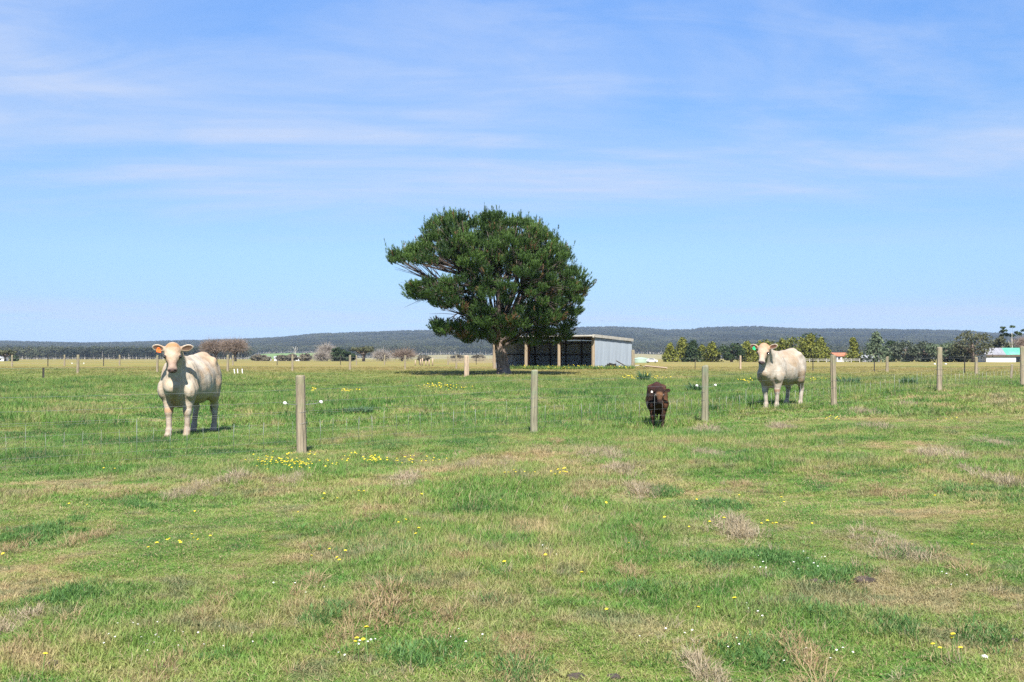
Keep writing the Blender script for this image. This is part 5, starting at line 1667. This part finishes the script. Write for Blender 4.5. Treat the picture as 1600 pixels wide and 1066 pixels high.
def build_flowers():
    near = [(143, 799), (114, 802), (168, 747), (180, 745), (16, 889), (66, 1060), (278, 864), (240, 865), (232, 872), (250, 874), (258, 862), (272, 858), (298, 858), (311, 856), (318, 857), (328, 857), (283, 869),
            (519, 873), (539, 881), (482, 889), (536, 890), (533, 898), (500, 786), (506, 791), (528, 796), (560, 787), (566, 790), (468, 816), (307, 809), (572, 1028), (560, 1031), (551, 1030), (575, 1024),
            (655, 853), (652, 854), (622, 834), (778, 797), (654, 793), (625, 833), (793, 905), (855, 897), (911, 929), (1045, 829), (1076, 836), (941, 800), (983, 865), (1087, 800), (953, 979), (1084, 978),
            (1154, 787), (1219, 796), (1225, 795), (1185, 841), (1198, 839), (1208, 840), (1215, 843), (1108, 838), (1130, 833), (1267, 832), (1465, 798), (1439, 737), (1522, 874), (1155, 977), (1464, 1036), (1468, 1040), (1487, 1033), (1499, 1039), (1507, 1050)]
    hd = flower_head(.011).mesh('flower_head', M['petal'])
    st = Geo().tube([(0, 0, 0), (.004, 0, .05), (0, 0, .10)], .0018, 4).mesh('stem', M['stem'])
    first = None
    for i, (px, py) in enumerate(near):
        p = hit(px, py + 4)
        if first is None:
            root = empty('dandelion', p); s_ = link('stem', st, root); h_ = link('flower', hd, root, (0, 0, .10)); first = root
        else: root = copy_tree(first)
        root.location = p; s = rnd.uniform(.9, 1.35); root.scale = (s, s, s * rnd.uniform(.9, 1.25))
        root.rotation_euler = (rnd.gauss(0, .15) + .2, rnd.gauss(0, .15), rnd.uniform(0, 6))
        tag(root, 'single yellow dandelion flower dotted in the short grass', 'flower', 'yellow dandelions in the near grass')
    # denser patches as one mass each
    def patch(name, spots, size, hz, label, mat='petal', cat='flowers'):
        g = Geo(); base = flower_head(size, 8); V0 = base.v[0]; F0 = base.f
        for px, py in spots:
            p = hit(px, py); a, b = rnd.gauss(.2, .2), rnd.gauss(0, .2); s = rnd.uniform(.75, 1.3)
            Rm = np.array(Matrix.Rotation(a, 3, 'X') @ Matrix.Rotation(b, 3, 'Y'))
            g.add(V0 @ Rm.T * s + np.array((p.x, p.y, p.z + hz * rnd.uniform(.7, 1.3))), F0)
        tag(link(name, g.mesh(name, M[mat])), label, cat, kind='stuff')
    patch('dandelion_patch', flower_cluster(440, 728, 70, 12, 60) + flower_cluster(470, 732, 90, 12, 35) + flower_cluster(480, 718, 60, 6, 12), .0125, .07, 'patch of yellow flowers in front of the first fence post')
    patch('dandelion_patch', flower_cluster(585, 724, 20, 8, 26) + flower_cluster(640, 726, 60, 8, 26) + flower_cluster(548, 720, 30, 10, 10), .0125, .07, 'patch of yellow flowers to the right of the first fence post')
    patch('dandelion_patch', flower_cluster(688, 608, 40, 6, 50) + flower_cluster(720, 612, 50, 4, 12), .024, .14, 'yellow flowers in the paddock left of the second fence post')
    patch('dandelion_patch', flower_cluster(490, 615, 8, 5, 12) + flower_cluster(545, 616, 22, 3, 14), .03, .15, 'yellow flowers just behind the first fence post')
    patch('dandelion_patch', flower_cluster(985, 596, 22, 4, 22) + flower_cluster(1008, 593, 8, 4, 14) + flower_cluster(1035, 596, 30, 2, 16), .033, .2, 'yellow flowers behind the brown calf')
    patch('dandelion_patch', flower_cluster(1165, 600, 18, 5, 22) + flower_cluster(1270, 600, 40, 3, 14) + flower_cluster(1312, 600, 8, 2, 7), .027, .15, 'yellow flowers on either side of the off-white cow')
    patch('dandelion_patch', flower_cluster(1296, 658, 24, 4, 9) + flower_cluster(1430, 641, 20, 5, 4) + flower_cluster(1480, 660, 16, 5, 4) + flower_cluster(877, 746, 20, 6, 12) + flower_cluster(805, 747, 40, 4, 6), .0125, .07, 'thin scatter of yellow flowers in the middle of the pasture')
    patch('weed_flowers', [(790 + rnd.random() * 200, 579.5 + rnd.random() * 2.5) for _ in range(90)], .035, .35, 'yellow flowering weeds along the open front of the hay shed', cat='flowering weeds')
    # clover: tiny white heads
    cl = []
    for px, py, w, h, n in ((270, 1005, 160, 40, 90), (560, 1015, 60, 30, 30), (480, 925, 60, 20, 18), (860, 870, 80, 30, 18), (1200, 890, 140, 20, 40), (1280, 870, 120, 20, 24), (1100, 1000, 160, 40, 30), (1300, 1030, 100, 20, 26), (700, 1000, 100, 30, 16), (1180, 960, 60, 20, 16), (1500, 910, 80, 20, 16)):
        cl += [(x, min(y, 1064)) for x, y in flower_cluster(px, py, w, h, n)]
    patch('clover_flowers', cl[::4], .0055, .025, 'tiny white clover heads scattered over the near grass', 'white_petal')
    # thistles and dock
    for px, D, w, h, label in ((1322, 38, .95, .42, 'dark green thistle clump behind the fourth fence post'), (1006, 44, .45, .62, 'dark green weed among yellow flowers behind the calf'), (1087, 33, .50, .40, 'dark green weed just left of the third fence post'),
                               (1420, 37, .55, .40, 'dark weed with pale stalks left of the fifth fence post'), (560, 24, .7, .20, 'dark tuft of taller grass right of the first post'), (1020, 33, .55, .2, 'dark grass tuft above the calf')):
        r = np.random.default_rng(int(px)); p = at(px, D); n = 170
        a = r.random(n) * 6.28; q = np.sqrt(r.random(n)) * w * .5
        b = np.stack([np.cos(a) * q, np.sin(a) * q, r.random(n) * h * .5], -1)
        d = np.stack([np.cos(a) * .8, np.sin(a) * .8, .7 + r.random(n)], -1) + r.normal(size=(n, 3)) * .35; d /= np.linalg.norm(d, axis=1)[:, None]
        s = np.cross(d, r.normal(size=(n, 3))); s /= np.linalg.norm(s, axis=1)[:, None]
        L = h * .5 * (.5 + r.random((n, 1)))
        T = np.stack([b - s * .022, b + s * .022, b + d * L], 1)
        tag(link('thistle', Geo().tris(T, np.stack([r.random(n), np.zeros(n), np.zeros(n)], -1)).mesh('thistle', M['weed']), None, p), label, 'weed')
    r = np.random.default_rng(77); n = 2600
    px_ = r.uniform(790, 992, n); D_ = np.where(px_ < 928, 80.0 + (928 - px_) / 158 * 4.6, 80.6) - r.uniform(.1, 1.1, n)
    bx_ = (px_ - 800) / FPX * D_; b = np.stack([bx_, D_, ground_z(bx_, D_) + r.random(n) * .12], -1)
    d = r.normal(size=(n, 3)) * .5 + (0, 0, .9); d /= np.linalg.norm(d, axis=1)[:, None]; s = np.cross(d, r.normal(size=(n, 3))); s /= np.linalg.norm(s, axis=1)[:, None]
    Lh = r.uniform(.14, .36, (n, 1))
    tag(link('shed_weeds', Geo().tris(np.stack([b - s * .035, b + s * .035, b + d * Lh], 1), np.stack([r.random(n), np.zeros(n), np.zeros(n)], -1)).mesh('shed_weeds', LM['weedgreen'])), 'leafy green weeds along the foot of the hay shed', 'weeds', kind='stuff')
    # stones and cow pats
    def lump(name, px, py, size, mat, label, cat, flat=.5, group=None):
        V, F = ball(1, n=14); r = np.random.default_rng(int(px * 7))
        V = V * (1 + .22 * np.sin(V[:, :1] * 4 + px) * np.cos(V[:, 1:2] * 5 + px * .3) + r.normal(size=(len(V), 1)) * .04) * np.array((size, size * .8, size * flat))
        p = hit(px, py); tag(link(name, Geo().add(V, F).mesh(name, mat, True), None, p + Vector((0, 0, size * flat * .35)), rnd.random() * 3), label, cat, group)
    dung = simple_mat('dry_dung', (0.085, 0.065, 0.055), .95, .4, 30, bump=.9, bd=.02)
    lump('salt_block', 1034, 668, .075, simple_mat('pinkish_stone', (.48, .30, .24), .8, .2, 10), 'pinkish stone lying at the front feet of the calf', 'stone', .6)
    lump('stone', 1332, 639, .045, M['white_petal'], 'small white stone right of the fourth fence post', 'stone', .6)
    lump('stone', 1538, 1029, .018, M['white_petal'], 'small pale stone near the bottom right corner', 'stone', .6)
    for px, py, s, lb in ((1172, 960, .035, 'small dark cow pat in the right foreground grass'), (1350, 911, .07, 'dark broken cow pat under the straw tussock on the right'), (1274, 912, .04, 'left one of the dry cow pats under the right straw tussock'),
                          (1300, 913, .035, 'middle dry cow pat in the row under the right straw tussock'), (1586, 1003, .03, 'dark cow pat at the right edge of the foreground'), (900, 1062, .045, 'dark cow pat at the bottom edge right of centre'), (960, 1062, .035, 'smaller dark cow pat at the bottom edge'),
                          (822, 862, .05, 'dry brown cow pat in the middle of the grass'), (255, 1048, .05, 'dark cow pat near the bottom left'), (84, 1040, .04, 'flat dark cow pat at the bottom left'), (816, 855, .035, 'small dry cow pat touching the brown one in the middle')):
        lump('cow_pat', px, py, s, dung, lb, 'cow pat', .35)
build_flowers()
